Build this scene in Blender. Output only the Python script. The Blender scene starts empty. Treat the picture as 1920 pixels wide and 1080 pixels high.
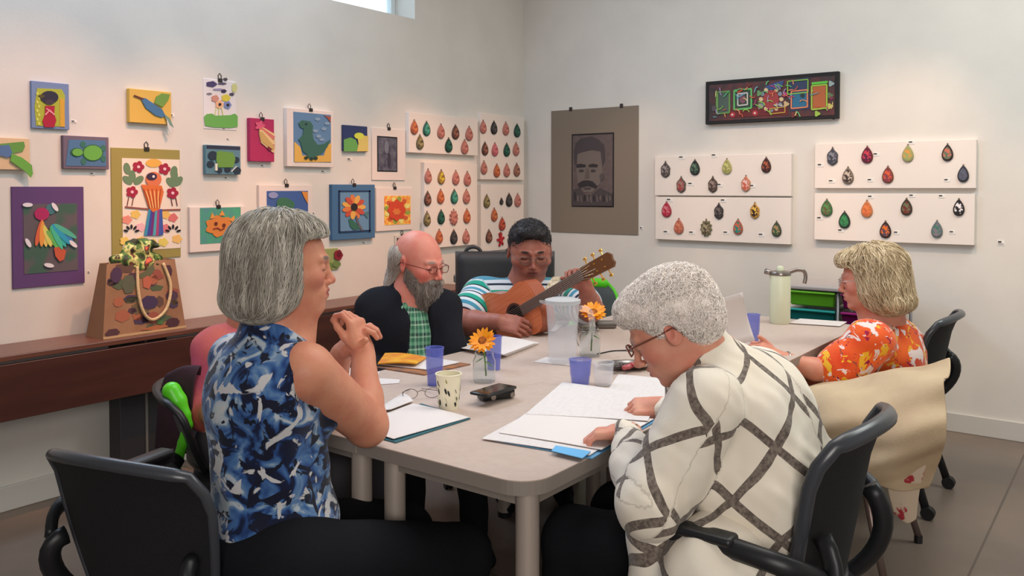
import bpy, bmesh, math, random
import numpy as np
from mathutils import Vector, Matrix, Euler
random.seed(7)
R = math.radians
SC = bpy.context.scene
COL = SC.collection
# ------------------------------------------------------------------ camera
A = R(37.0); PITCH = R(1.5); FPX = 1580.0; PY = 393.4; CAMH = 1.42
CAM = Vector((0, 0, CAMH))
FW = Vector((math.cos(A)*math.cos(PITCH), math.sin(A)*math.cos(PITCH), -math.sin(PITCH)))
UP = Vector((math.cos(A)*math.sin(PITCH), math.sin(A)*math.sin(PITCH), math.cos(PITCH)))
RT = Vector((math.sin(A), -math.cos(A), 0))
cd = bpy.data.cameras.new('camera'); cam = bpy.data.objects.new('camera', cd); COL.objects.link(cam)
cam.matrix_world = Matrix(((RT.x, UP.x, -FW.x, 0), (RT.y, UP.y, -FW.y, 0), (RT.z, UP.z, -FW.z, CAMH), (0, 0, 0, 1)))
cd.sensor_width = 36; cd.lens = 36*FPX/1920; cd.shift_y = -(540-PY)/1920; cd.clip_start = .05
SC.camera = cam
# ------------------------------------------------------------------ light
SC.view_settings.view_transform = 'Standard'; SC.view_settings.look = 'None'
SC.view_settings.gamma = 1; SC.view_settings.use_curve_mapping = False
SC.view_settings.exposure = 0.70
w = bpy.data.worlds.new('sky'); SC.world = w; w.use_nodes = True
w.node_tree.nodes['Background'].inputs[0].default_value = (.80, .93, 1.0, 1)
w.node_tree.nodes['Background'].inputs[1].default_value = 1.6
SC.cycles.max_bounces = 8; SC.cycles.transparent_max_bounces = 12
def area(name, loc, size, power, color, aim=None, sy=None):
    l = bpy.data.lights.new(name, 'AREA'); l.energy = power; l.color = color; l.size = size
    if sy: l.shape = 'RECTANGLE'; l.size_y = sy
    o = bpy.data.objects.new(name, l); COL.objects.link(o); o.location = loc
    if aim is not None:
        o.rotation_euler = (Vector(aim)-Vector(loc)).to_track_quat('-Z', 'Y').to_euler()
    return o
def spot(name, loc, aim, power, color, ang=40, blend=.9, rad=.05):
    l = bpy.data.lights.new(name, 'SPOT'); l.energy = power; l.color = color
    l.spot_size = R(ang); l.spot_blend = blend; l.shadow_soft_size = rad
    o = bpy.data.objects.new(name, l); COL.objects.link(o); o.location = loc
    o.rotation_euler = (Vector(aim)-Vector(loc)).to_track_quat('-Z', 'Y').to_euler()
    return o
XW, YW, ZC = 5.45, 3.99, 3.7      # right wall plane, left wall plane, ceiling
WARM = (1, .60, .36)
area('ceiling_light', (2.7, 1.1, ZC-.06), 2.6, 40, (1, .96, .91), sy=1.8)
rw = area('upper_wall_fill', (.2, 1.0, 3.45), 1.6, 5, (.45, .66, 1), aim=(1.2, YW, 3.1), sy=.3); rw.data.spread = R(75)  # added cool fill aimed at the upper left wall, standing for rear daylight
area('rear_light', (-1.6, -1.6, 2.0), 1.8, 21, (1, .95, .89), aim=(2.2, 1.4, .8), sy=1.4).data.spread = R(110)
area('ceiling_light', (4.2, -.6, ZC-.06), 1.2, 38, (.93, 1, .95), sy=1.6)
area('window_light', (2.3, YW-.12, 3.15), 2.4, 34, (.62, .78, 1), aim=(2.3, 1.2, 1.2), sy=.5)
for X, Z, P in ((1.75, 1.95, 22), (2.45, 1.85, 26), (3.3, 1.75, 20), (4.15, 1.7, 24), (4.9, 1.6, 12)):
    spot('track_spot', (X, YW-1.55, ZC-.3), (X, YW, Z-.78), P*3.7, (1, .44, .22), ang=38)
for Y, Z, P in ((2.95, 1.45, 18), (2.0, 1.55, 24), (1.15, 1.75, 26), (.05, 1.5, 26)):
    spot('track_spot', (XW-1.5, Y, ZC-.3), (XW, Y, Z-.45), P*2.5, WARM, ang=36)
# ------------------------------------------------------------------ pixel helpers (1920x1080 rays onto real planes)
def ray(px, py):
    return FW + RT*((px-960)/FPX) + UP*((PY-py)/FPX)
def onZ(px, py, z):
    d = ray(px, py); return CAM + d*((z-CAMH)/d.z)
def onX(px, py, x):
    d = ray(px, py); return CAM + d*(x/d.x)
def onY(px, py, y):
    d = ray(px, py); return CAM + d*(y/d.y)
def P(px, py, dep):
    return CAM + ray(px, py)*dep
def yawcam(px, deg):
    r = ray(px, PY); r = Vector((r.x, r.y, 0)).normalized(); rt = Vector((r.y, -r.x, 0))
    v = -r*math.cos(R(deg)) + rt*math.sin(R(deg)); return math.atan2(v.y, v.x)
# ------------------------------------------------------------------ materials
def lin(c):
    return tuple(((v/255)/12.92 if v/255 <= .04045 else ((v/255+.055)/1.055)**2.4) for v in c[:3]) + (1,)
MATS = {}
def mat(name, c, rough=.6, metal=0, c2=None, scale=8, detail=4, bump=0, bscale=60, spec=.5, coord='Object', stretch=None, trans=0, ior=1.45, sss=0, emit=None, es=1, alpha=1, lo=.35, hi=.65, sheen=0):
    if name in MATS: return MATS[name]
    m = bpy.data.materials.new(name); m.use_nodes = True; MATS[name] = m
    N = m.node_tree.nodes; L = m.node_tree.links; b = N['Principled BSDF']
    b.inputs['Base Color'].default_value = lin(c); b.inputs['Roughness'].default_value = rough
    b.inputs['Metallic'].default_value = metal; b.inputs['Specular IOR Level'].default_value = spec
    b.inputs['Transmission Weight'].default_value = trans; b.inputs['IOR'].default_value = ior
    if sss: b.inputs['Subsurface Weight'].default_value = sss; b.inputs['Subsurface Radius'].default_value = (.02, .008, .004)
    if sheen: b.inputs['Sheen Weight'].default_value = sheen
    if alpha < 1: b.inputs['Alpha'].default_value = alpha
    if emit: b.inputs['Emission Color'].default_value = lin(emit); b.inputs['Emission Strength'].default_value = es
    if c2 or bump:
        tc = N.new('ShaderNodeTexCoord'); mp = N.new('ShaderNodeMapping'); L.new(tc.outputs[coord], mp.inputs[0])
        if stretch: mp.inputs['Scale'].default_value = stretch
        if c2:
            n = N.new('ShaderNodeTexNoise'); n.inputs['Scale'].default_value = scale; n.inputs['Detail'].default_value = detail
            L.new(mp.outputs[0], n.inputs[0])
            r = N.new('ShaderNodeValToRGB'); r.color_ramp.elements[0].position = lo; r.color_ramp.elements[1].position = hi
            r.color_ramp.elements[0].color = lin(c); r.color_ramp.elements[1].color = lin(c2)
            L.new(n.outputs[0], r.inputs[0]); L.new(r.outputs[0], b.inputs['Base Color'])
        if bump:
            n2 = N.new('ShaderNodeTexNoise'); n2.inputs['Scale'].default_value = bscale; n2.inputs['Detail'].default_value = 5
            L.new(mp.outputs[0], n2.inputs[0]); bp = N.new('ShaderNodeBump'); bp.inputs['Strength'].default_value = bump; bp.inputs['Distance'].default_value = .004
            L.new(n2.outputs[0], bp.inputs['Height']); L.new(bp.outputs[0], b.inputs['Normal'])
    return m
def paint(c, rough=.75):
    g = .3*c[0]+.59*c[1]+.11*c[2]; c = tuple(max(0, min(255, (v*.86+g*.14)*.95)) for v in c[:3])
    return mat('paint_%02x%02x%02x' % tuple(int(v) for v in c[:3]), c, rough)
# ------------------------------------------------------------------ objects
def tag(o, label=None, cat=None, group=None, kind=None):
    if label: o['label'] = label
    if cat: o['category'] = cat
    if group: o['group'] = group
    if kind: o['kind'] = kind
    return o
def thing(name, label, cat, loc=(0, 0, 0), rz=0, group=None):
    o = bpy.data.objects.new(name, None); COL.objects.link(o); o.location = loc; o.rotation_euler = (0, 0, rz)
    o.empty_display_size = .1
    return tag(o, label, cat, group)
def link(name, me, m=None, parent=None, smooth=False):
    if m is not None and not len(me.materials): me.materials.append(m)
    if smooth: me.polygons.foreach_set('use_smooth', [True]*len(me.polygons))
    o = bpy.data.objects.new(name, me); COL.objects.link(o)
    if parent is not None: o.parent = parent
    return o
def obj(name, bm, m, parent=None, smooth=False, sharp=None):
    me = bpy.data.meshes.new(name); bmesh.ops.recalc_face_normals(bm, faces=bm.faces); bm.to_mesh(me); bm.free()
    o = link(name, me, m, parent, smooth)
    if smooth and sharp: me.set_sharp_from_angle(angle=R(sharp))
    return o
def box(bm, c, s, rot=None, bev=0, seg=2):
    M = Matrix.Translation(c)
    if rot is not None: M = M @ (rot if isinstance(rot, Matrix) else Euler(rot).to_matrix().to_4x4())
    r = bmesh.ops.create_cube(bm, size=1, matrix=M @ Matrix.Diagonal((s[0], s[1], s[2], 1)))
    if bev:
        es = list({e for v in r['verts'] for e in v.link_edges})
        bmesh.ops.bevel(bm, geom=es, offset=bev, segments=seg, profile=.5, affect='EDGES')
def tube(bm, pts, rad, n=10, cap=True, flat=None):
    """sweep a circle along pts; rad float or list; flat=(sx,sy) ellipse scale"""
    pts = [Vector(p) for p in pts]; k = len(pts)
    rs = rad if isinstance(rad, (list, tuple)) else [rad]*k
    rings = []; prev = None
    for i, p in enumerate(pts):
        t = (pts[min(i+1, k-1)]-pts[max(i-1, 0)]).normalized()
        if prev is None:
            a = Vector((0, 0, 1)) if abs(t.z) < .9 else Vector((1, 0, 0))
            u = t.cross(a).normalized()
        else: u = (prev - t*prev.dot(t)).normalized()
        prev = u; v = t.cross(u); sx, sy = flat or (1, 1)
        rings.append([bm.verts.new(p + (u*math.cos(2*math.pi*j/n)*sx + v*math.sin(2*math.pi*j/n)*sy)*rs[i]) for j in range(n)])
    for i in range(k-1):
        for j in range(n): bm.faces.new((rings[i][j], rings[i][(j+1) % n], rings[i+1][(j+1) % n], rings[i+1][j]))
    if cap: bm.faces.new(rings[0][::-1]); bm.faces.new(rings[-1])
def lathe(bm, prof, n=24, c=(0, 0, 0), cap0=True, cap1=False):
    c = Vector(c); rings = [[bm.verts.new(c+Vector((r*math.cos(2*math.pi*j/n), r*math.sin(2*math.pi*j/n), z))) for j in range(n)] for r, z in prof]
    for i in range(len(prof)-1):
        for j in range(n): bm.faces.new((rings[i][j], rings[i][(j+1) % n], rings[i+1][(j+1) % n], rings[i+1][j]))
    if cap0: bm.faces.new(rings[0][::-1])
    if cap1: bm.faces.new(rings[-1])
def prism(bm, pts3, depth):
    """extrude a planar polygon (list of Vector) by vector depth"""
    a = [bm.verts.new(p) for p in pts3]; b = [bm.verts.new(Vector(p)+depth) for p in pts3]
    n = len(a)
    try:
        if n <= 4: bm.faces.new(a[::-1]); bm.faces.new(b)
        else:
            from mathutils.geometry import tessellate_polygon
            for t in tessellate_polygon([[Vector(p) for p in pts3]]): bm.faces.new([a[i] for i in t][::-1]); bm.faces.new([b[i] for i in t])
        for i in range(n): bm.faces.new((a[i], a[(i+1) % n], b[(i+1) % n], b[i]))
    except ValueError: pass
def bez(p0, p1, p2, p3, n=10):
    p0, p1, p2, p3 = map(Vector, (p0, p1, p2, p3)); o = []
    for i in range(n+1):
        t = i/n; s = 1-t; o.append(p0*s**3+p1*3*s*s*t+p2*3*s*t*t+p3*t**3)
    return o
def smoothpath(pts, n=5):
    pts = [Vector(p) for p in pts]; q = [pts[0]]+pts+[pts[-1]]; o = []
    for i in range(1, len(q)-2):
        for j in range(n):
            t = j/n; a, b, c, d = q[i-1], q[i], q[i+1], q[i+2]
            o.append(.5*((2*b)+(c-a)*t+(2*a-5*b+4*c-d)*t*t+(3*b-a-3*c+d)*t**3))
    o.append(pts[-1]); return o
# ------------------------------------------------------------------ signed distance bodies
class SDF:
    """smooth-blended capsules and ellipsoids, meshed as one continuous surface"""
    def __init__(s): s.p = []
    def cap(s, a, b, ra, rb=None, k=.02, op=1, lab='', M=None, flat=None):
        a = Vector(a); b = Vector(b); rb = ra if rb is None else rb
        if M is not None: a = M @ a; b = M @ b
        rr = max(ra, rb)*(1 if flat is None else 1.6)
        s.p.append(dict(t='c', a=np.array(a, np.float32), b=np.array(b, np.float32), ra=ra, rb=rb, k=k, op=op, lab=lab,
                        lo=np.minimum(a, b)-rr, hi=np.maximum(a, b)+rr)); return s
    def ell(s, c, r, rot=(0, 0, 0), k=.02, op=1, lab='', M=None):
        T = Matrix.Translation(c) @ Euler([R(v) for v in rot]).to_matrix().to_4x4()
        if M is not None: T = M @ T
        sc = T.to_scale()[0]; r = np.array(r, np.float32)*sc
        T = T @ Matrix.Scale(1/sc, 4); I = np.array(T.inverted(), np.float32)
        ext = np.sqrt(((np.array(T.to_3x3())*r)**2).sum(1)); cc = np.array(T.translation)
        s.p.append(dict(t='e', I=I, r=r, k=k, op=op, lab=lab, lo=cc-ext, hi=cc+ext)); return s
    def rbox(s, c, h, rd, rot=(0, 0, 0), k=.01, op=1, lab='', M=None):
        T = Matrix.Translation(c) @ Euler([R(v) for v in rot]).to_matrix().to_4x4()
        if M is not None: T = M @ T
        sc = T.to_scale()[0]; h = np.array(h, np.float32)*sc; T = T @ Matrix.Scale(1/sc, 4)
        I = np.array(T.inverted(), np.float32)
        ext = (np.abs(np.array(T.to_3x3()))*(h)).sum(1); cc = np.array(T.translation)
        s.p.append(dict(t='b', I=I, h=h, rd=rd*sc, k=k, op=op, lab=lab, lo=cc-ext, hi=cc+ext)); return s
    @staticmethod
    def ev(p, X, Y, Z):
        if p['t'] == 'c':
            a, b = p['a'], p['b']; d = b-a; L2 = float((d*d).sum())+1e-9
            t = np.clip(((X-a[0])*d[0]+(Y-a[1])*d[1]+(Z-a[2])*d[2])/L2, 0, 1)
            return np.sqrt((X-a[0]-t*d[0])**2+(Y-a[1]-t*d[1])**2+(Z-a[2]-t*d[2])**2)-(p['ra']+(p['rb']-p['ra'])*t)
        I = p['I']
        x = X*I[0, 0]+Y*I[0, 1]+Z*I[0, 2]+I[0, 3]; y = X*I[1, 0]+Y*I[1, 1]+Z*I[1, 2]+I[1, 3]; z = X*I[2, 0]+Y*I[2, 1]+Z*I[2, 2]+I[2, 3]
        if p['t'] == 'b':
            h = p['h']-p['rd']; qx = np.abs(x)-h[0]; qy = np.abs(y)-h[1]; qz = np.abs(z)-h[2]
            return np.sqrt(np.maximum(qx, 0)**2+np.maximum(qy, 0)**2+np.maximum(qz, 0)**2)+np.minimum(np.maximum(np.maximum(qx, qy), qz), 0)-p['rd']
        r = p['r']; k0 = np.sqrt((x/r[0])**2+(y/r[1])**2+(z/r[2])**2); k1 = np.sqrt((x/r[0]**2)**2+(y/r[1]**2)**2+(z/r[2]**2)**2)+1e-6
        return k0*(k0-1)/k1
    def build(s, h, fine=(), hf=None, disp=None, dmax=.02):
        """fine: list of (lo, hi) boxes whose axes are sampled at hf"""
        pos = [p for p in s.p if p['op'] > 0]
        lo = np.min([p['lo'] for p in pos], 0)-dmax-2*h; hi = np.max([p['hi'] for p in pos], 0)+dmax+2*h
        ax = []
        for i in range(3):
            v = lo[i]; l = [v]
            while v < hi[i]:
                st = hf if any(f[0][i]-h < v < f[1][i] for f in fine) else h
                v += st; l.append(v)
            ax.append(np.array(l, np.float32))
        Fd = np.full([len(a) for a in ax], .2, np.float32)
        for p in s.p:
            pad = max(3*p['k'], .012)+h
            sl = []
            for i in range(3):
                i0 = max(0, int(np.searchsorted(ax[i], p['lo'][i]-pad))-1); i1 = min(len(ax[i]), int(np.searchsorted(ax[i], p['hi'][i]+pad))+1)
                sl.append(slice(i0, max(i1, i0)))
            if any(q.stop-q.start < 1 for q in sl): continue
            d = s.ev(p, ax[0][sl[0]][:, None, None], ax[1][sl[1]][None, :, None], ax[2][sl[2]][None, None, :])
            f = Fd[tuple(sl)]; k = max(p['k'], 1e-4)
            if p['op'] > 0:
                hh = np.maximum(k-np.abs(f-d), 0)/k; Fd[tuple(sl)] = np.minimum(f, d)-hh*hh*k*.25
            else:
                d = -d; hh = np.maximum(k-np.abs(f-d), 0)/k; Fd[tuple(sl)] = np.maximum(f, d)+hh*hh*k*.25
        if disp is not None:
            m = np.abs(Fd) < dmax*2; ii = np.nonzero(m)
            Fd[ii] += disp(ax[0][ii[0]], ax[1][ii[1]], ax[2][ii[2]])
        return nets(Fd, ax)
    def labels(s, V):
        best = np.full(len(V), 9., np.float32); idx = np.zeros(len(V), int)
        X, Y, Z = V[:, 0], V[:, 1], V[:, 2]
        for i, p in enumerate(s.p):
            if p['op'] < 0 or not p['lab']: continue
            d = s.ev(p, X, Y, Z); m = d < best; best[m] = d[m]; idx[m] = i
        return idx
def nets(Fd, ax):
    ins = Fd < 0; c = ins.astype(np.uint8)
    s = sum(c[a:c.shape[0]-1+a, b:c.shape[1]-1+b, e:c.shape[2]-1+e] for a in (0, 1) for b in (0, 1) for e in (0, 1))
    act = (s > 0) & (s < 8); ii = np.array(np.nonzero(act)); n = ii.shape[1]
    idm = np.full(act.shape, -1, np.int32); idm[act] = np.arange(n)
    acc = np.zeros((n, 3)); cnt = np.zeros(n)
    cor = [(a, b, e) for a in (0, 1) for b in (0, 1) for e in (0, 1)]
    for u in cor:
        for d in range(3):
            if u[d]: continue
            v = list(u); v[d] = 1
            i0 = [ii[q]+u[q] for q in range(3)]; i1 = [ii[q]+v[q] for q in range(3)]
            f0 = Fd[tuple(i0)]; f1 = Fd[tuple(i1)]; m = (f0 < 0) != (f1 < 0)
            t = np.where(m, f0/np.where(m, f0-f1, 1), 0)
            for q in range(3):
                x0 = ax[q][i0[q]]; x1 = ax[q][i1[q]]; acc[:, q] += np.where(m, x0+(x1-x0)*t, 0)
            cnt += m
    V = acc/cnt[:, None]; F = []
    for d in range(3):
        sh = [slice(None)]*3; sh2 = [slice(None)]*3; sh[d] = slice(0, -1); sh2[d] = slice(1, None)
        x = ins[tuple(sh)] != ins[tuple(sh2)]; e = np.array(np.nonzero(x)); o1, o2 = [q for q in range(3) if q != d]
        ok = (e[o1] > 0) & (e[o2] > 0) & (e[o1] < act.shape[o1]) & (e[o2] < act.shape[o2]); e = e[:, ok]
        fl = ins[tuple(sh)][tuple(e)]
        def g(a, b):
            q = [e[0].copy(), e[1].copy(), e[2].copy()]; q[o1] -= a; q[o2] -= b; return idm[tuple(q)]
        Q = np.stack([g(1, 1), g(0, 1), g(0, 0), g(1, 0)], 1)
        if d == 1: fl = ~fl
        Q[~fl] = Q[~fl][:, ::-1]; F.append(Q)
    F = np.concatenate(F); return V.astype(np.float32), F[(F >= 0).all(1)]
def mesh_np(name, V, F, parent=None, m=None, smooth=True):
    me = bpy.data.meshes.new(name); n, k = len(V), len(F)
    me.vertices.add(n); me.vertices.foreach_set('co', V.astype(np.float32).ravel())
    me.loops.add(k*4); me.loops.foreach_set('vertex_index', F.astype(np.int32).ravel())
    me.polygons.add(k); me.polygons.foreach_set('loop_start', np.arange(0, k*4, 4, dtype=np.int32))
    me.polygons.foreach_set('loop_total', np.full(k, 4, np.int32)); me.update(calc_edges=True); me.validate()
    if smooth: me.polygons.foreach_set('use_smooth', [True]*len(me.polygons))
    return link(name, me, m, parent)
def attr_vec(o, name, D):
    a = o.data.attributes.new(name, 'FLOAT_VECTOR', 'POINT'); a.data.foreach_set('vector', D.astype(np.float32).ravel())
def attr_f(o, name, D):
    a = o.data.attributes.new(name, 'FLOAT', 'POINT'); a.data.foreach_set('value', D.astype(np.float32).ravel())
def wob(seed, fr, amp, n=5, st=(1, 1, 1)):
    rs = np.random.RandomState(seed); ks = rs.normal(size=(n, 3))*fr*np.array(st); ph = rs.uniform(0, 6.3, n); k2 = rs.normal(size=(n, 3))*fr*.5; p2 = rs.uniform(0, 6.3, n)
    def f(X, Y, Z):
        o = 0
        for i in range(n):
            w_ = np.sin(X*k2[i, 0]+Y*k2[i, 1]+Z*k2[i, 2]+p2[i])*1.6
            o = o+np.sin(X*ks[i, 0]+Y*ks[i, 1]+Z*ks[i, 2]+ph[i]+w_)
        return (o*amp/math.sqrt(n)).astype(np.float32)
    return f
# ================================================================== room
def wall_with_bump(): pass
WALLM = mat('wall_paint', (214, 210, 203), .85, c2=(208, 204, 198), scale=3, bump=.08, bscale=120, spec=.2)
TRIM = mat('baseboard_paint', (196, 192, 186), .6)
def structure(name, bm, m, **k): o = obj(name, bm, m, **k); o['kind'] = 'structure'; return o
bm = bmesh.new(); box(bm, (1.4, .6, -.05), (8.6, 7.4, .1)); FLOOR = mat('polished_concrete', (102, 91, 84), .38, c2=(122, 106, 94), scale=1.6, detail=6, bump=.03, bscale=40, spec=.4); structure('floor', bm, FLOOR)
for i, (x0, y0, x1, y1) in enumerate(((2.4, -2.9, 2.4, 3.9), (-.4, -2.9, -.4, 3.9), (-2.6, 3.0, 5.4, 3.0), (-2.6, .5, 5.4, .5))):
    bm = bmesh.new(); box(bm, ((x0+x1)/2, (y0+y1)/2, .0004), (abs(x1-x0)+.008, abs(y1-y0)+.008, .001)); structure('trim_%d' % (i+1), bm, mat('joint_filler', (96, 84, 76), .7))
bm = bmesh.new(); box(bm, (XW+.1, .6, ZC/2), (.2, 7.4, ZC)); structure('wall_right', bm, WALLM)
# left wall with the clerestory opening
a = onY(778, 36, YW); WX1 = a.x; WZ0 = a.z; WX0 = WX1-1.9; WZ1 = WZ0+.42; WT = .26
bm = bmesh.new()
for x0, x1, z0, z1 in ((-2.9, XW, 0, WZ0), (-2.9, WX0, WZ0, WZ1), (WX1, XW, WZ0, WZ1), (-2.9, XW, WZ1, ZC)):
    box(bm, ((x0+x1)/2, YW+WT/2, (z0+z1)/2), (x1-x0, WT, z1-z0))
structure('wall_left', bm, WALLM)
bm = bmesh.new(); box(bm, (-2.9, .6, ZC/2), (.2, 7.4, ZC)); structure('wall_back', bm, WALLM)
bm = bmesh.new(); box(bm, (1.4, -3.1, ZC/2), (8.8, .2, ZC)); structure('wall_front', bm, WALLM)
bm = bmesh.new(); box(bm, (1.4, .6, ZC+.1), (8.8, 7.6, .2)); structure('ceiling', bm, mat('ceiling_paint', (188, 186, 182), .9))
wr = bpy.data.objects.new('window_1', None); COL.objects.link(wr); wr['kind'] = 'structure'
bm = bmesh.new(); yf = YW+WT-.05
for c, s in ((((WX0+WX1)/2, yf, WZ0+.02), (WX1-WX0, .05, .04)), (((WX0+WX1)/2, yf, WZ1-.02), (WX1-WX0, .05, .04)), ((WX0+.02, yf, (WZ0+WZ1)/2), (.04, .05, WZ1-WZ0)), ((WX1-.02, yf, (WZ0+WZ1)/2), (.04, .05, WZ1-WZ0)), ((WX1-.62, yf, (WZ0+WZ1)/2), (.03, .04, WZ1-WZ0))): box(bm, c, s, bev=.004)
obj('window_frame', bm, mat('window_frame', (206, 216, 220), .5), wr)
bm = bmesh.new(); box(bm, ((WX0+WX1)/2, yf, (WZ0+WZ1)/2), (WX1-WX0-.06, .006, WZ1-WZ0-.06)); obj('pane', bm, mat('window_glass', (235, 245, 248), .02, trans=1, ior=1.05), wr)
for n, c, s in (('baseboard_left', ((-2.8+XW)/2, YW-.008, .055), (XW+2.8, .016, .11)), ('baseboard_right', (XW-.008, .55, .055), (.016, 6.9, .11))):
    bm = bmesh.new(); box(bm, c, s, bev=.004); structure(n, bm, TRIM)
# ================================================================== tables
TZ = .74
TX0, TX1, TY0, TY1 = 1.545, 4.35, 1.113, 2.265
TOPM = mat('table_laminate', (190, 170, 158), .42, c2=(196, 176, 164), scale=40, spec=.4)
EDGEM = mat('table_edge', (138, 128, 120), .5); LEGM = mat('table_leg', (176, 162, 152), .45, metal=.3)
def table(x0, x1, y0, y1, label, rc=()):
    r = thing('table', label, 'table', ((x0+x1)/2, (y0+y1)/2, 0), 0, 'grey laminate tables pushed together')
    def plan(e, z, h):
        pts = []
        for i, (cx, cy, a0) in enumerate(((x1, y1, 0), (x0, y1, 90), (x0, y0, 180), (x1, y0, 270))):
            rr = .085 if i in rc else .006
            ox, oy = (-1 if cx == x1 else 1), (-1 if cy == y1 else 1)
            for k in range(9):
                a = R(a0+k*11.25); pts.append(Vector((cx+ox*rr+(rr-e)*math.cos(a)-r.location.x, cy+oy*rr+(rr-e)*math.sin(a)-r.location.y, z)))
        bm = bmesh.new(); prism(bm, pts, Vector((0, 0, h))); return bm
    obj('edge_band', plan(.0003, TZ-.036, .0335), EDGEM, r); obj('tabletop', plan(.0002, TZ-.0025, .0025), TOPM, r)
    bm = bmesh.new(); w, d = x1-x0-.16, y1-y0-.13
    for c, s in (((0, d/2, TZ-.06), (w, .025, .045)), ((0, -d/2, TZ-.06), (w, .025, .045)), ((w/2, 0, TZ-.06), (.025, d, .045)), ((-w/2, 0, TZ-.06), (.025, d, .045))): box(bm, c, s)
    obj('under_frame', bm, EDGEM, r)
    for sx in (1, -1):
        for sy in (1, -1):
            bm = bmesh.new(); tube(bm, [(sx*w/2, sy*d/2, .01), (sx*w/2, sy*d/2, TZ-.036)], .029, n=18); l_ = obj('leg', bm, LEGM, r, smooth=True, sharp=40)
            bm = bmesh.new(); tube(bm, [(sx*w/2, sy*d/2, 0), (sx*w/2, sy*d/2, .022)], .031, n=14); obj('leg_glide', bm, mat('black_plastic', (24, 24, 26), .5), l_)
ym, xm = (TY0+TY1)/2, (TX0+TX1)/2
table(TX0, xm, TY0, ym, 'near grey laminate table under the open folder, rounded corner, white-haired woman beside it', rc=(2,))
table(TX0, xm, ym, TY1, 'near grey laminate table where the woman in blue rests her elbow', rc=(1,))
table(xm, TX1, TY0, ym, 'far grey laminate table with the tall pale jug on it', rc=(3,))
table(xm, TX1, ym, TY1, 'far grey laminate table in front of the guitar player', rc=(0,))
# console along the left wall
WOODB = mat('dark_brown_laminate', (78, 46, 38), .35, c2=(64, 36, 32), scale=5, stretch=(.3, 3, 3), spec=.5)
WOODT = mat('brown_laminate_top', (112, 72, 58), .32, c2=(98, 60, 50), scale=5, stretch=(.3, 3, 3), spec=.5)
cz = .738; r = thing('console_table', 'long brown laminate console table against the wall, holding the paper bag', 'table', (1.7, 3.83, 0))
bm = bmesh.new(); box(bm, (.2, 0, cz-.012), (5.2, .29, .024), bev=.004); obj('tabletop', bm, WOODT, r)
bm = bmesh.new(); box(bm, (.2, -.135, cz-.152), (5.18, .022, .232), bev=.003); obj('front_panel', bm, WOODB, r)
for x in (-2.2, .42, 2.6):
    bm = bmesh.new(); box(bm, (x, .0, (cz-.03)/2), (.24, .10, cz-.03), bev=.006); obj('leg', bm, mat('dark_steel', (58, 58, 60), .5, metal=.4), r)
    bm = bmesh.new(); box(bm, (x+.01, -.052, (cz-.03)/2), (.012, .006, cz-.05)); obj('edge_strip', bm, mat('pale_steel', (120, 118, 114), .5, metal=.4), r)
# ================================================================== chairs
BLK = mat('black_plastic_shell', (27, 28, 31), .42, spec=.5); BLK2 = mat('black_mesh', (17, 18, 21), .8, bump=.4, bscale=260); RIM = mat('black_rim', (58, 60, 66), .3, spec=.6)
LIME = mat('lime_plastic', (92, 208, 38), .35, spec=.5); TUBEM = mat('grey_brown_tube', (122, 104, 98), .35, metal=.5); DGREY = mat('dark_grey_shell', (60, 68, 72), .5)
def curved_shell(bm, w, z0, z1, x0, x1, bow, t, top=.0, nu=14, nv=8, narrow=.22):
    def pt(u, v, o):
        ww = w*(1-narrow*(1-v)**2) * (1-.10*max(0, v-.8)/.2)
        return Vector((x0+(x1-x0)*v+bow*u*u-top*max(0, v-.75)**2*16-o, ww*u, z0+(z1-z0)*(v-.06*u*u*v)))
    g = [[[bm.verts.new(pt(-1+2*i/nu, j/nv, o)) for i in range(nu+1)] for j in range(nv+1)] for o in (0, t)]
    for k, G in enumerate(g):
        for j in range(nv):
            for i in range(nu): bm.faces.new((G[j][i], G[j][i+1], G[j+1][i+1], G[j+1][i]))
    a, b = g
    for i in range(nu): bm.faces.new((a[0][i], a[0][i+1], b[0][i+1], b[0][i])); bm.faces.new((a[nv][i], a[nv][i+1], b[nv][i+1], b[nv][i]))
    for j in range(nv): bm.faces.new((a[j][0], a[j+1][0], b[j+1][0], b[j][0])); bm.faces.new((a[j][nu], a[j+1][nu], b[j+1][nu], b[j][nu]))
    return [pt(-1+2*i/nu, 1, t/2) for i in range(nu+1)], [pt(-1, j/nv, t/2) for j in range(nv+1)], [pt(1, j/nv, t/2) for j in range(nv+1)], [pt(-1+2*i/nu, 0, t/2) for i in range(nu+1)]
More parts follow.
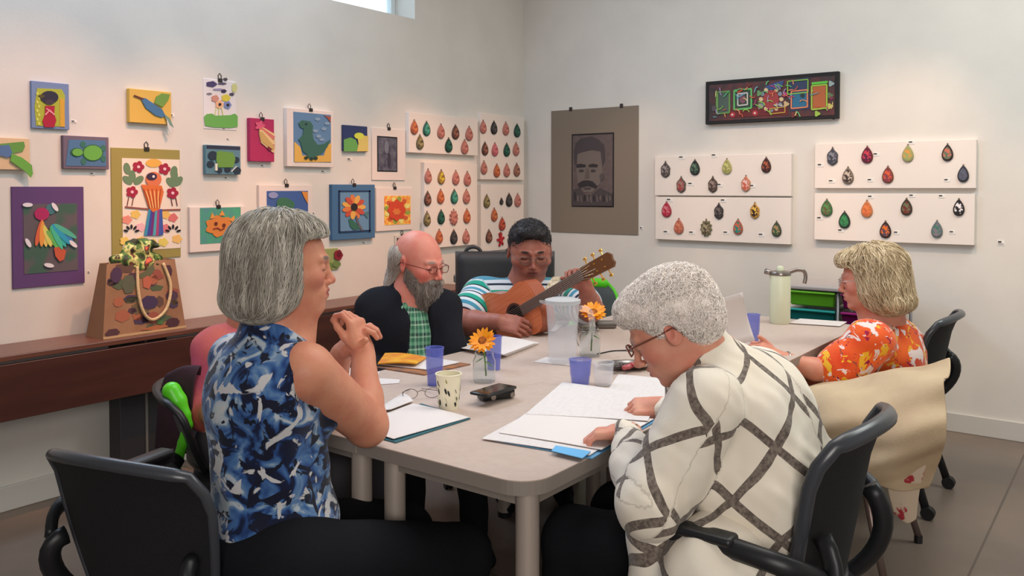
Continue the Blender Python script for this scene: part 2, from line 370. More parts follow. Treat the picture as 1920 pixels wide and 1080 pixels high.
def chair(label, loc, rz, frame=BLK, shell=BLK2, rim=RIM, legm=BLK, caster=True, arms=(1, -1), armw=.262, ht=.87, wd=.235, rimr=.010, legr=.013, splay=.0, side_r=None, zmin=.50, group='stackable office armchairs around the tables'):
    r = thing('office_chair', label, 'chair', (loc[0], loc[1], 0), R(rz), group)
    bm = bmesh.new(); box(bm, (.01, 0, .425), (.44, .44, .05), bev=.02, seg=3); obj('seat', bm, mat('seat_fabric', (30, 30, 34), .9), r, smooth=True, sharp=50)
    bm = bmesh.new(); tp, sl, sr, bt = curved_shell(bm, wd, zmin, ht, -.215, -.285, .055, .012, top=.03); obj('backrest', bm, shell, r, smooth=True, sharp=50)
    bm = bmesh.new(); sd = side_r or rimr
    tube(bm, sl+tp[1:-1]+sr[::-1]+bt[::-1][1:-1]+[sl[0]], [sd]*len(sl)+[rimr*1.2]*(len(tp)-2)+[sd]*len(sr)+[rimr]*(len(bt)-2)+[sd], n=10, flat=(1.0, 1.4)); obj('back_frame', bm, rim, r, smooth=True, sharp=60)
    for s in (1, -1):
        bm = bmesh.new(); tube(bm, bez((-.24, .19*s, ht-.22), (-.30, .21*s, .60), (-.27, .225*s, .50), (-.16, .215*s, .415)), .016, n=8, flat=(1, 1.5)); obj('back_post', bm, frame, r, smooth=True)
        if arms and s in arms:
            bm = bmesh.new(); tube(bm, smoothpath([(-.255, .225*s, .60), (-.20, (armw-.007)*s, .655), (.0, armw*s, .672), (.15, (armw-.004)*s, .668)], 5), .014, n=8, flat=(1, 1.6)); ar = obj('armrest', bm, frame, r, smooth=True)
            bm = bmesh.new(); box(bm, (.02, armw*s, .682), (.25, .052, .022), bev=.01, seg=3); obj('arm_pad', bm, BLK, ar, smooth=True, sharp=50)
        for fx in (1, -1):
            x0 = .14*fx if fx > 0 else -.13; x1 = .21 if fx > 0 else -.23
            z0 = .032 if caster else .006; bm = bmesh.new(); tube(bm, [(x0, .20*s, .41), ((x0+x1)/2-.004*fx, (.22+splay/2)*s, .22), (x1, (.235+splay)*s, z0+.02)], legr, n=8); lg = obj('leg', bm, legm, r, smooth=True)
            bm = bmesh.new(); px_, py_ = x1, (.235+splay)*s
            if caster:
                for o in (.011, -.011): tube(bm, [(px_-.012, py_+o-.007, .028), (px_-.012, py_+o+.007, .028)], .028, n=14)
                box(bm, (px_-.004, py_, .048), (.04, .018, .02), bev=.004); obj('caster', bm, mat('black_plastic', (24, 24, 26), .5), lg)
            else: tube(bm, [(px_, py_, 0), (px_, py_, .03)], legr*1.15, n=8); obj('glide', bm, mat('black_plastic', (24, 24, 26), .5), lg)
    for x in (.13, -.13): bm = bmesh.new(); tube(bm, [(x, .2, .40), (x, -.2, .40)], .011, n=8); obj('seat_rail', bm, legm, r, smooth=True)
    return r
chair('black office chair with curved back, under the woman in the blue blouse', (1.215, 1.89), 14, ht=.825, wd=.232, rimr=.009, arms=(1,), zmin=.44)
chair('black office chair with arms, under the white-haired woman', (2.00, .78), 90, ht=.90, wd=.215, rimr=.012, armw=.33)
chair('black wheeled office chair under the woman in the orange top', (4.16, .97), 90, ht=.86, legr=.018)
chair('black chair with grey-brown tube legs, empty, a beige coat draped over it', (3.38, .94), 90, legm=TUBEM, caster=False, ht=.69, arms=(), splay=.03, legr=.014)
def seat_of(px, py, d): p = P(px, py, d); return (p.x, p.y)
x, y = seat_of(772, 735, 3.66); chair('black office chair under the bearded man in the black jacket', (x, y), math.degrees(yawcam(772, 14)), arms=(), ht=.84)
x, y = seat_of(980, 690, 4.28); chair('black armless office chair under the man playing guitar', (x, y), math.degrees(yawcam(980, 6)), arms=(), ht=.84)
x, y = seat_of(480, 790, 2.98); gc = chair('dark chair with a lime green side frame, behind the woman in blue', (x, y), math.degrees(yawcam(470, 90)), frame=BLK, rim=BLK, shell=DGREY, arms=(), ht=.74, rimr=.010)
chair('empty dark grey chair with lime green top rail, beyond the far table', (4.58, 2.56), -95, frame=LIME, rim=LIME, shell=DGREY, arms=(), ht=.80, wd=.20, rimr=.024, side_r=.01)
S = SDF(); pl = [P(322, 733, 2.76), P(333, 752, 2.76), P(345, 778, 2.76), P(352, 797, 2.76), P(343, 830, 2.77), P(332, 868, 2.78), P(318, 910, 2.80)]; rl = [.030, .029, .021, .016, .016, .017, .017]
for i in range(6): S.cap(pl[i], pl[i+1], rl[i], rl[i+1], k=.008)
V, F = S.build(.005); o = mesh_np('side_frame', V, F, m=LIME); o.parent = gc; o.matrix_parent_inverse = Matrix.Translation(gc.location).inverted() if False else (Matrix.Translation(gc.location) @ Matrix.Rotation(gc.rotation_euler.z, 4, 'Z')).inverted(); o['label'] = 'lime green side frame'
# coat draped over the empty chair
def draped(name, label, cat, rows, m, seed, thick=.008, nu=40, nv=22, amp=.02, fr=9, parent=None, skew=0, zs=.35):
    """rows: list of polylines (each from one end to the other) lofted into a hanging cloth"""
    def rsm(c, k):
        o_ = []
        for i in range(k+1):
            t = i*(len(c)-1)/k; a = min(int(t), len(c)-2); o_.append(c[a].lerp(c[a+1], t-a))
        return o_
    rs = [rsm(smoothpath(rw, 12), nu) for rw in rows]
    cols = [rsm(smoothpath([rw[i] for rw in rs], 12), nv) for i in range(nu+1)]; f = wob(seed, fr, 1.0); f2 = wob(seed+1, fr*2.2, .5)
    V = []; bm = bmesh.new(); g = []
    for i, c in enumerate(cols):
        g.append(c)
    vs = []
    for i in range(nu+1):
        row = []
        for j in range(nv+1):
            p = g[i][j]; du = g[min(i+1, nu)][j]-g[max(i-1, 0)][j]; dv = g[i][min(j+1, nv)]-g[i][max(j-1, 0)]; n = du.cross(dv).normalized() if du.cross(dv).length > 1e-9 else Vector((0, 0, 1))
            q = np.array([p.x, p.y+p.z*skew, p.z*zs]); a = float(f(*[q[k:k+1] for k in range(3)])[0]+f2(*[q[k:k+1] for k in range(3)])[0])
            row.append(bm.verts.new(p+n*a*amp*min(1, .25+j/nv)))
        vs.append(row)
    for i in range(nu):
        for j in range(nv): bm.faces.new((vs[i][j], vs[i+1][j], vs[i+1][j+1], vs[i][j+1]))
    o = obj(name, bm, m, parent, smooth=True); md = o.modifiers.new('thickness', 'SOLIDIFY'); md.thickness = thick
    md = o.modifiers.new('smooth', 'SUBSURF'); md.levels = 1; md.render_levels = 1
    if label: tag(o, label, cat)
    return o
BEIGE = mat('beige_coat', (194, 172, 142), .85, c2=(176, 152, 124), scale=4, bump=.25, bscale=140, spec=.2)
draped('coat', 'beige coat draped over the empty chair in front of the woman in orange', 'coat', [
    [(3.62, 1.08, .57), (3.62, .85, .66), (3.60, .60, .74)],
    [(3.34, 1.10, .62), (3.36, .86, .70), (3.40, .56, .78)],
    [(3.13, 1.10, .61), (3.15, .84, .69), (3.20, .55, .775)],
    [(3.04, 1.09, .53), (3.04, .82, .60), (3.10, .52, .64)],
    [(3.05, 1.02, .45), (3.03, .80, .50), (3.09, .53, .52)],
    [(3.06, .94, .40), (3.05, .78, .38), (3.09, .57, .40)]], BEIGE, 77, amp=.030, fr=15, skew=.9, zs=.8, nv=30)
bm = bmesh.new(); f_ = []
draped('scarf', 'beige scarf end with red flowers hanging below the coat', 'scarf', [
    [(3.10, .70, .50), (3.10, .64, .50), (3.12, .58, .50)], [(3.08, .70, .40), (3.08, .65, .39), (3.10, .60, .40)], [(3.09, .68, .30), (3.09, .64, .27), (3.10, .61, .29)]],
    mat('red_flower_scarf', (198, 178, 156), .85, c2=(160, 40, 50), scale=22, detail=2, lo=.58, hi=.62), 79, amp=.006, nu=10, nv=12)
draped('jacket', 'dark maroon jacket hanging over the lime-framed chair', 'jacket', [
    [P(376, 704, 2.84), P(350, 704, 2.84), P(322, 716, 2.86)], [P(376, 690, 2.82), P(345, 692, 2.82), P(312, 708, 2.84)],
    [P(366, 730, 2.80), P(330, 745, 2.82), P(296, 770, 2.86)], [P(356, 850, 2.84), P(322, 850, 2.86), P(292, 840, 2.90)]],
    mat('maroon_cloth', (62, 36, 48), .9, c2=(48, 30, 38), scale=6, bump=.3), 81, amp=.012, nu=16)
# guitar case standing behind the player
r = thing('guitar_case', 'black hard case with handles standing behind the guitar player, near the corner', 'case', (4.2, 3.22, 0), R(-52))
CASE = mat('black_case', (44, 46, 50), .55, bump=.2, bscale=120)
S = SDF(); S.rbox((0, 0, .52), (.31, .075, .50), .06, k=.01); V, F = S.build(.014); mesh_np('case_shell', V, F, r, CASE)
bm = bmesh.new(); box(bm, (0, -.0, .52), (.625, .012, 1.005), bev=.004); obj('seam', bm, mat('case_seam', (92, 92, 94), .4, metal=.5), r)
for x in (-.2, .06):
    bm = bmesh.new(); tube(bm, bez((x-.05, 0, 1.01), (x-.045, 0, 1.06), (x+.045, 0, 1.06), (x+.05, 0, 1.01)), .011, n=8); obj('handle', bm, CASE, r, smooth=True)
for z in (.35, .62, .85):
    bm = bmesh.new(); box(bm, (-.312, 0, z), (.022, .05, .045), bev=.005); obj('latch', bm, mat('latch_metal', (130, 126, 120), .35, metal=.8), r)
# drawer cart
r = thing('drawer_cart', 'rolling cart with lime, teal and magenta drawers beyond the table end', 'cart', (5.07, 1.38, 0))
cx0 = -.19; ct = .845; fr = mat('cart_frame', (120, 118, 122), .4, metal=.5)
bm = bmesh.new(); box(bm, (0, 0, ct), (.42, .62, .022), bev=.006); obj('cart_top', bm, mat('cart_top', (168, 160, 158), .4), r)
for y in (-.30, 0, .30):
    for x in (-.19, .19):
        bm = bmesh.new(); tube(bm, [(x, y, .05), (x, y, ct-.01)], .008, n=8); obj('post', bm, fr, r, smooth=True)
cols = [((96, 170, 36), (20, 112, 108), (116, 24, 74), (96, 170, 36), (60, 70, 74)), ((112, 16, 80), (112, 16, 80), (16, 120, 96), (60, 58, 66), (96, 170, 36))]
for ci, yc in enumerate((.15, -.15)):
    for k in range(5):
        z = ct-.062-k*.105; m = mat('drawer_%02x%02x%02x' % cols[ci][k], cols[ci][k], .3, spec=.6, trans=.15)
        bm = bmesh.new(); h = .088; vs = []
        for zz, e in ((z-h/2, .012), (z+h/2, 0)):
            vs.append([bm.verts.new((x, yc+y, zz)) for x, y in ((-.185-.0+e, -.135+e), (.17-e, -.135+e), (.17-e, .135-e), (-.185+e, .135-e))])
        bm.faces.new(vs[0][::-1]); bm.faces.new(vs[1])
        for i in range(4): bm.faces.new((vs[0][i], vs[0][(i+1) % 4], vs[1][(i+1) % 4], vs[1][i]))
        bmesh.ops.bevel(bm, geom=bm.edges[:], offset=.006, segments=2, affect='EDGES'); d = obj('drawer', bm, m, r, smooth=True, sharp=50)
        bm = bmesh.new(); box(bm, (-.192, yc, z+h/2-.006), (.016, .27, .012), bev=.004); obj('drawer_lip', bm, mat('lip_%02x%02x%02x' % cols[ci][k], tuple(min(255, int(v*1.25+15)) for v in cols[ci][k]), .3), d)
for x in (-.17, .17):
    for y in (-.28, .28):
        bm = bmesh.new(); tube(bm, [(x, y-.012, .028), (x, y+.012, .028)], .028, n=14); obj('caster', bm, mat('black_plastic', (24, 24, 26), .5), r)
# ================================================================== paper bag on the console
KR = mat('kraft_paper', (150, 112, 84), .75, c2=(134, 96, 70), scale=5, bump=.1)
f0 = onZ(193, 637, cz); f1 = onZ(346, 614, cz); b0 = onZ(146, 627, cz)
f0.y = max(f0.y, 3.69); f1.y = f0.y+.0; W_ = f1.x-f0.x; Dp = .155; Hb = .335
r = thing('paper_bag', 'brown paper gift bag with printed vegetables and rope handle on the console', 'bag', (f0.x, f0.y, cz))
bm = bmesh.new(); tp = .045; t2 = .035
lo_ = [(0, 0, 0), (W_, 0, 0), (W_, Dp, 0), (0, Dp, 0)]; hi_ = [(tp, .045, Hb), (W_-tp*.6, .045, Hb), (W_-tp*.6, Dp-.045, Hb), (tp, Dp-.045, Hb)]
a = [bm.verts.new(v) for v in lo_]; b = [bm.verts.new(v) for v in hi_]; bm.faces.new(a[::-1])
for i in range(4): bm.faces.new((a[i], a[(i+1) % 4], b[(i+1) % 4], b[i]))
o = obj('bag_body', bm, KR, r); md = o.modifiers.new('t', 'SOLIDIFY'); md.thickness = .003; md.offset = -1
def bagpt(u, v, o_=.002): return Vector(lo_[0]).lerp(Vector(lo_[1]), u).lerp(Vector(hi_[0]).lerp(Vector(hi_[1]), u), v)+Vector((0, -o_, o_*.3))
def bagshape(nm, u, v, ru, rv, c, k=9, lay=1, rot=0):
    bm = bmesh.new(); pts = []
    for i in range(k):
        t = 2*math.pi*i/k+rot; pts.append(bagpt(min(.985, max(.015, u+ru*math.cos(t))), min(.985, max(.015, v+rv*math.sin(t))), .0012*lay))
    prism(bm, pts, Vector((0, -.0006, 0))); obj(nm, bm, paint(c), r)
for s_ in (('printed_band', .5, .5, .495, .475, (112, 86, 68), 4, 1, math.pi/4),): pass
rr_ = random.Random(5); PC = [(78, 50, 70), (92, 96, 66), (170, 92, 62), (96, 66, 56), (78, 92, 62), (70, 52, 84), (150, 74, 58), (106, 88, 60)]
for i in range(34):
    u = .07+.86*rr_.random(); v = .05+.9*rr_.random(); bagshape('printed_vegetable', u, v, .055+.05*rr_.random(), .04+.05*rr_.random(), PC[i % 8], rr_.choice((5, 6, 8)), 1+(i % 3)*.4, rr_.random()*3)
for u, v, ru, rv, c, k in ((.13, .84, .08, .11, (74, 44, 78), 9), (.55, .70, .07, .10, (188, 92, 66), 5), (.56, .42, .12, .10, (62, 44, 82), 7), (.84, .10, .09, .07, (74, 38, 50), 8), (.10, .07, .09, .06, (84, 46, 54), 6), (.30, .70, .10, .14, (86, 90, 68), 6), (.62, .06, .2, .035, (176, 96, 56), 4), (.88, .84, .05, .09, (76, 40, 56), 6), (.68, .13, .05, .04, (70, 116, 58), 5)): bagshape('printed_vegetable', u, v, ru, rv, c, k, 3)
bm = bmesh.new(); box(bm, (W_/2, -.003, .006), (W_, .004, .010)); obj('bottom_fold', bm, mat('kraft_pale', (186, 156, 118), .8), r)
ROPE = mat('rope', (206, 182, 140), .85, c2=(186, 160, 120), scale=90, bump=.5, bscale=200)
p0, p1 = bagpt(.42, .93, .006), bagpt(.80, .95, .006); lowz = bagpt(.58, .17, .012)
bm = bmesh.new(); tube(bm, smoothpath([p0, bagpt(.41, .6, .012), bagpt(.46, .30, .014), lowz, bagpt(.76, .30, .014), bagpt(.86, .62, .012), p1], 6), .0075, n=8); obj('rope_handle', bm, ROPE, r, smooth=True)
bm = bmesh.new(); tube(bm, smoothpath([bagpt(.12, .97, -.05), bagpt(.14, 1.10, -.05), bagpt(.3, 1.13, -.05), bagpt(.33, .97, -.05)], 6), .0065, n=8); obj('rope_handle', bm, ROPE, r, smooth=True)
S = SDF(); c = Vector((W_*.52, Dp/2, Hb)); S.ell(c+Vector((-.01, 0, 0)), (.13, .045, .05), k=.03); S.ell(c+Vector((.0, 0, .055)), (.075, .035, .045), k=.02); S.ell(c+Vector((.045, 0, .075)), (.06, .025, .022), rot=(0, 15, 0), k=.02)
V, F = S.build(.005, disp=wob(91, 55, .008)); tm = mat('printed_tissue', (70, 110, 44), .7, c2=(214, 208, 130), scale=18, detail=3, bump=.3, lo=.48, hi=.54)
N = tm.node_tree.nodes; rp = [n for n in N if n.type == 'VALTORGB'][0]; e = rp.color_ramp.elements.new(.60); e.color = lin((40, 40, 34)); e = rp.color_ramp.elements.new(.40); e.color = lin((46, 52, 30)); e = rp.color_ramp.elements.new(.68); e.color = lin((206, 92, 66))
o = mesh_np('tissue_fabric', V+np.array(r.location, np.float32), F, m=tm); tag(o, 'green and yellow patterned cloth bunched in the top of the paper bag', 'cloth')
# ================================================================== pictures on the walls
CLIP = mat('clip_metal', (52, 46, 44), .4, metal=.4)
class Art:
    def __init__(s, side, x0, y0, x1, y1, name, label, cat, c=(235, 225, 220), t=.018, m=None, clip=False, group=None, pname='panel'):
        s.side = side; xm, ym = (x0+x1)/2, (y0+y1)/2
        a, b = s.w(x0, ym), s.w(x1, ym); s.z1, s.z0 = s.w(xm, y0).z, s.w(xm, y1).z
        s.a, s.b = (a.x, b.x) if side == 'L' else (a.y, b.y); s.t = t
        ctr = (a+b)/2; ctr.z = (s.z0+s.z1)/2; s.c = ctr
        s.r = thing(name, label, cat, ctr, 0, group)
        s.box(pname, s.a, s.b, s.z0, s.z1, 0, t, m or paint(c))
        if clip:
            u = (s.a+s.b)/2; s.box('clip', u-.013, u+.013, s.z1-.012, s.z1+.008, t-.002, t+.006, CLIP)
            bm = bmesh.new(); p = s.loc(u, s.z1+.006, t*.6); dx = Vector((1, 0, 0)) if side == 'L' else Vector((0, 1, 0))
            tube(bm, [p-dx*.008, p-dx*.010+Vector((0, 0, .018)), p+Vector((0, 0, .030)), p+dx*.010+Vector((0, 0, .018)), p+dx*.008], .0022, n=5); obj('clip_lever', bm, CLIP, s.r)
    def w(s, x, y): return onY(x, y, YW) if s.side == 'L' else onX(x, y, XW)
    def loc(s, u, z, o):
        p = Vector((u, YW-o, z)) if s.side == 'L' else Vector((XW-o, u, z)); return p-s.c
    def box(s, nm, a, b, z0, z1, o0, o1, m, bev=.0015):
        bm = bmesh.new(); p, q = s.loc(a, z0, o0), s.loc(b, z1, o1); c = (p+q)/2; d = q-p; box(bm, c, (abs(d.x), abs(d.y), abs(d.z)), bev=bev, seg=1); return obj(nm, bm, m, s.r)
    def rect(s, nm, x0, y0, x1, y1, c, lay=1, th=.002, m=None):
        xm, ym = (x0+x1)/2, (y0+y1)/2; a, b = s.w(x0, ym), s.w(x1, ym); u0, u1 = (a.x, b.x) if s.side == 'L' else (a.y, b.y)
        return s.box(nm, u0, u1, s.w(xm, y1).z, s.w(xm, y0).z, s.t-.001, s.t+lay*.0022, m or paint(c), bev=0)
    def poly(s, nm, pts, c, lay=2, m=None, th=.0020, r=None):
        s.cnt = getattr(s, 'cnt', 0)+1; lay = lay+(s.cnt % 40)*.012
        n = Vector((0, -1, 0)) if s.side == 'L' else Vector((-1, 0, 0)); bm = bmesh.new()
        P_ = [s.w(x, y)-s.c+n*(s.t+lay*.0022) for x, y in pts]; prism(bm, P_, -n*th); return obj(nm, bm, m or paint(c), s.r)
    def ell(s, nm, x, y, rx, ry, c, lay=2, rot=0, n=14, m=None, wv=0, k=0):
        a0 = R(rot); pts = []
        for i in range(n):
            t = 2*math.pi*i/n; q = 1+wv*math.cos(k*t); X, Y = rx*q*math.cos(t), ry*q*math.sin(t); pts.append((x+X*math.cos(a0)-Y*math.sin(a0), y+X*math.sin(a0)+Y*math.cos(a0)))
        return s.poly(nm, pts, c, lay, m)
    def line(s, nm, pts, c, wd=1.2, lay=3):
        L_, R_ = [], []
        for i, (x, y) in enumerate(pts):
            x0, y0 = pts[max(0, i-1)]; x1, y1 = pts[min(len(pts)-1, i+1)]; d = math.hypot(x1-x0, y1-y0)+1e-6; nx, ny = -(y1-y0)/d*wd, (x1-x0)/d*wd; L_.append((x+nx, y+ny)); R_.append((x-nx, y-ny))
        return s.poly(nm, L_+R_[::-1], c, lay)
def caption(side, x, y, label, w_=9, h_=6):
    a = Art(side, x-w_/2, y-h_/2, x+w_/2, y+h_/2, 'caption_card', label, 'card', (236, 232, 226), .002, group='caption cards on the walls', pname='card'); 
    a.rect('printed_line', x-w_*.36, y-h_*.28, x+w_*.05, y-h_*.02, (70, 64, 62), 1); a.rect('printed_line', x-w_*.36, y+h_*.12, x+w_*.34, y+h_*.24, (170, 164, 160), 1); return a
PIC = 'pictures on the left wall'; WHITE = (232, 218, 210)
# figure with dark hat
a = Art('L', 56, 155, 126, 242, 'canvas_picture', 'painting of a figure with black hair and red dress on yellow-blue ground', 'picture', (116, 140, 186), group=PIC)
a.poly('painted_ground', [(66, 166), (112, 168), (118, 180), (116, 238), (64, 236), (61, 200)], (176, 182, 44), 1)
a.rect('orange_strip', 108, 186, 117, 238, (222, 164, 40), 2)
a.ell('hair', 88, 183, 17, 12, (46, 44, 66), 3); a.ell('hair_tie', 73, 181, 6, 3, (90, 80, 30), 3); a.ell('face', 88, 192, 9, 5, (70, 56, 70), 3)
a.poly('dress', [(80, 199), (98, 199), (97, 214), (101, 226), (97, 239), (79, 239), (75, 228), (80, 214)], (190, 22, 56), 3); a.line('sash', [(80, 216), (88, 207), (97, 216)], (240, 150, 160), 1.3, 4); a.line('sash', [(82, 204), (95, 214)], (240, 150, 160), 1.1, 4)
for i in range(8): a.ell('dab', 66+(i % 2)*3, 176+i*8, 2.2, 3.2, (214, 214, 80), 2)
caption('L', 138, 228, 'white caption card right of the red-dress figure', 12, 7)
# hummingbird
a = Art('L', 237, 170, 315, 232, 'canvas_picture', 'yellow canvas with a blue and green cut-out bird diving down', 'picture', (226, 180, 70), t=.03, group=PIC)
a.poly('bird_body', [(256, 184), (266, 185), (282, 196), (297, 206), (303, 218), (296, 221), (284, 217), (266, 203)], (62, 118, 170), 3, th=.006)
a.line('beak', [(244, 180), (262, 187)], (110, 52, 40), 1.6, 3); a.poly('wing', [(282, 194), (286, 182), (296, 176), (311, 178), (308, 188), (297, 202)], (108, 158, 62), 4, th=.005)
a.poly('tail', [(300, 214), (310, 222), (318, 240), (312, 236), (303, 224)], (110, 150, 138), 4); a.poly('tail', [(304, 222), (315, 246), (311, 252), (306, 238)], (206, 210, 210), 5)
caption('L', 322, 217, 'white caption card beside the yellow bird canvas', 10, 9)
# flowers on white paper
a = Art('L', 381, 150, 442, 243, 'drawing', 'white paper drawing of a flower bunch above a green hill', 'picture', (226, 222, 226), t=.004, clip=True, group=PIC)
a.poly('green_hill', [(381, 219), (386, 214), (396, 213), (402, 217), (430, 216), (439, 213), (444, 218), (444, 238), (430, 240), (400, 239), (383, 236)], (98, 176, 74), 2)
for x, y, rx, ry, c in ((395, 158, 10, 5.5, (72, 62, 110)), (408, 168, 10, 2, (150, 140, 180)), (438, 165, 5, 9, (206, 206, 130)), (402, 185, 7, 6.5, (206, 138, 120)), (422, 184, 8, 7, (216, 200, 50)), (410, 196, 7.5, 7.5, (236, 176, 130)), (425, 197, 7, 7.5, (120, 140, 196)), (418, 171, 5, 3.5, (60, 50, 80)), (433, 177, 4.5, 3, (80, 70, 90)), (415, 157, 8, 2.2, (90, 80, 110)), (391, 176, 5, 2, (130, 120, 130)), (421, 149, 4, 3, (80, 76, 84))): a.ell('flower', x, y, rx, ry, c, 2, wv=.12, k=5)
for x, y in ((410, 196), (425, 197)): a.ell('flower_centre', x, y, 2.5, 2.6, (40, 24, 30), 4)
for x0, x1 in ((404, 402), (409, 409), (414, 417)): a.line('stem', [(x0, 202), (x1, 216)], (216, 220, 140), .8, 2)
caption('L', 420, 242, 'white caption card under the green hill drawing', 10, 5); caption('L', 427, 261, 'small white caption card above the green machine picture', 7, 4)
# canvas cut by the frame edge
a = Art('L', -60, 258, 50, 318, 'canvas_picture', 'peach canvas with blue and green leaf shapes, cut by the picture edge', 'picture', (226, 190, 146), t=.03, group=PIC)
a.poly('leaf', [(-6, 270), (38, 266), (40, 275), (36, 284), (18, 288), (0, 292)], (98, 158, 62), 3); a.poly('leaf', [(-10, 274), (10, 272), (17, 290), (8, 296), (-8, 292)], (82, 118, 170), 4); a.poly('leaf', [(14, 288), (34, 296), (52, 310), (54, 326), (50, 333), (40, 322), (12, 302)], (104, 176, 60), 5, th=.004)
# turtle
a = Art('L', 114, 256, 199, 317, 'canvas_picture', 'small canvas of a green turtle on blue water, mauve border', 'picture', (112, 96, 116), t=.025, group=PIC)
a.poly('painted_water', [(124, 262), (192, 264), (194, 312), (118, 311)], (72, 118, 164), 1); a.ell('turtle_shell', 168, 287, 20, 16, (44, 104, 72), 2); a.ell('turtle_shell', 168, 287, 17.5, 14, (96, 176, 60), 3); a.ell('turtle_head', 138, 286, 12, 8.5, (44, 104, 72), 2); a.ell('turtle_head', 139, 286, 10, 7, (100, 176, 62), 4)
for x, y in ((150, 271), (151, 303), (188, 278), (188, 298)): a.ell('flipper', x, y, 5, 6, (50, 116, 100), 2)
caption('L', 173, 326, 'white caption card under the turtle picture', 11, 7)
# bird on olive mat
a = Art('L', 208, 279, 337, 486, 'mounted_print', 'large olive-backed print of a bright bird on a branch among flowers', 'picture', (158, 146, 70), t=.006, clip=True, group=PIC)
a.rect('paper', 228, 298, 336, 468, (238, 224, 208), 1)
for x, y in ((257, 313), (306, 317), (245, 360), (321, 362)):
    for k_ in range(5): a.ell('petal', x+6.5*math.cos(k_*1.257), y+6.5*math.sin(k_*1.257), 5, 5, (178, 26, 62), 3, n=8)
    a.ell('flower_centre', x, y, 3, 3, (240, 190, 200), 4, n=8)
for x, y, r_ in ((236, 316, 80), (237, 338, 40), (258, 338, -40), (246, 330, 80), (324, 322, 100), (318, 342, 50), (332, 340, -50), (325, 330, 95)): a.ell('leaf', x, y, 11, 6.5, (104, 138, 100), 2, rot=r_)
a.ell('painted_sun', 286, 306, 15, 8, (240, 176, 66), 2)
a.ell('bird_head', 285, 336, 15, 14, (232, 116, 72), 4); a.ell('bird_mask', 281, 331, 10, 7, (60, 40, 74), 5); a.ell('eye', 284, 331, 2.4, 2.6, (240, 230, 230), 6, n=8)
a.poly('bird_breast', [(262, 346), (300, 348), (304, 360), (296, 392), (284, 398), (276, 390), (270, 372)], (232, 110, 44), 4)
for i in range(9): a.line('feather', [(266+i*4, 354+(i % 2)*4), (272+i*3, 372), (277+i*2.4, 390)], (250, 200, 120) if i % 2 else (190, 70, 30), .8, 5)
for i, c in enumerate(((50, 150, 190), (60, 70, 170), (120, 40, 130), (70, 170, 190), (180, 60, 120), (60, 90, 180))): a.poly('tail_feather', [(276+i*4, 392), (281+i*4, 392), (276+i*5.5, 440), (267+i*5.5, 442)], c, 4)
a.line('branch', [(232, 388), (262, 391), (300, 394), (336, 393)], (150, 84, 74), 1.6, 3)
for x in (239, 248, 318, 327): a.line('stem', [(x, 370), (x-3 if x < 280 else x+3, 386)], (120, 50, 60), .7, 3)
for x, y, c in ((236, 412, (236, 140, 120)), (252, 402, (236, 196, 90)), (322, 408, (226, 110, 110)), (308, 402, (240, 190, 90)), (232, 452, (240, 206, 90)), (262, 452, (240, 190, 80)), (304, 454, (230, 210, 90)), (330, 448, (240, 190, 100)), (262, 426, (240, 180, 190)), (308, 428, (226, 120, 130)), (284, 456, (236, 214, 80))): a.ell('blossom', x, y, 9, 8, c, 2, wv=.15, k=5)
for cx in (244, 322):
    for k_ in range(5): a.ell('black_petal', cx+11*math.cos(-.3-k_*.63), 436+11*math.sin(-.3-k_*.63), 4.5, 2.2, (30, 26, 40), 3, rot=math.degrees(-.3-k_*.63), n=8)
# small machine picture
a = Art('L', 380, 273, 445, 327, 'canvas_picture', 'small blue canvas of a green machine on dark wheels', 'picture', (86, 134, 154), t=.03, group=PIC)
a.rect('dark_top', 381, 274, 444, 280, (44, 50, 76), 1); a.poly('green_body', [(399, 286), (404, 283), (430, 287), (434, 298), (430, 314), (402, 314), (398, 300)], (100, 156, 58), 3)
for x, y, r_ in ((392, 292, 9), (388, 308, 7), (420, 318, 6), (438, 320, 7), (405, 320, 5), (436, 300, 6)): a.ell('wheel', x, y, r_, r_*.95, (34, 52, 72), 2)
a.rect('white_pipe', 396, 307, 400, 320, (226, 226, 210), 4); a.line('spoke', [(426, 322), (436, 312)], (210, 214, 210), .8, 4)
caption('L', 424, 334, 'white caption card under the green machine canvas', 9, 6)
# magenta
a = Art('L', 463, 223, 508, 303, 'canvas_picture', 'narrow magenta canvas with gold and pink feather relief', 'picture', (184, 34, 92), t=.03, clip=True, group=PIC)
for i in range(7): a.poly('feather', [(478, 240+i*1.5), (484, 238+i*2), (508, 252+i*5), (505, 257+i*5), (482, 250+i*3)], ((226, 190, 130), (214, 110, 100), (200, 160, 90))[i % 3], 3+i % 2, th=.004)
a.ell('star', 480, 236, 8, 8, (222, 80, 120), 3, wv=.3, k=5, n=20); a.ell('dark_blot', 499, 277, 5, 6, (130, 30, 60), 3)
caption('L', 492, 311, 'white caption card under the magenta canvas', 9, 6)
# dinosaur
a = Art('L', 532, 206, 619, 313, 'framed_picture', 'white-framed painting of a green dinosaur on blue and yellow', 'picture', WHITE, t=.03, clip=True, group=PIC)
a.rect('painted_sky', 544, 213, 614, 304, (90, 134, 178), 1); a.poly('yellow_ground', [(545, 266), (556, 276), (560, 292), (600, 292), (606, 274), (614, 268), (614, 304), (545, 304)], (232, 176, 70), 2)
a.poly('dinosaur', [(552, 232), (558, 226), (574, 228), (579, 236), (578, 250), (580, 262), (588, 272), (600, 270), (612, 262), (606, 276), (596, 288), (586, 293), (582, 298), (572, 298), (568, 290), (560, 284), (556, 268), (552, 262), (560, 254), (562, 242), (556, 240)], (52, 106, 92), 4, th=.003)
a.ell('eye', 566, 233, 2, 2, (30, 60, 80), 6, n=8)
for x, y in ((566, 296), (576, 298), (584, 297)): a.ell('foot', x, y, 3.5, 3, (40, 60, 50), 5)
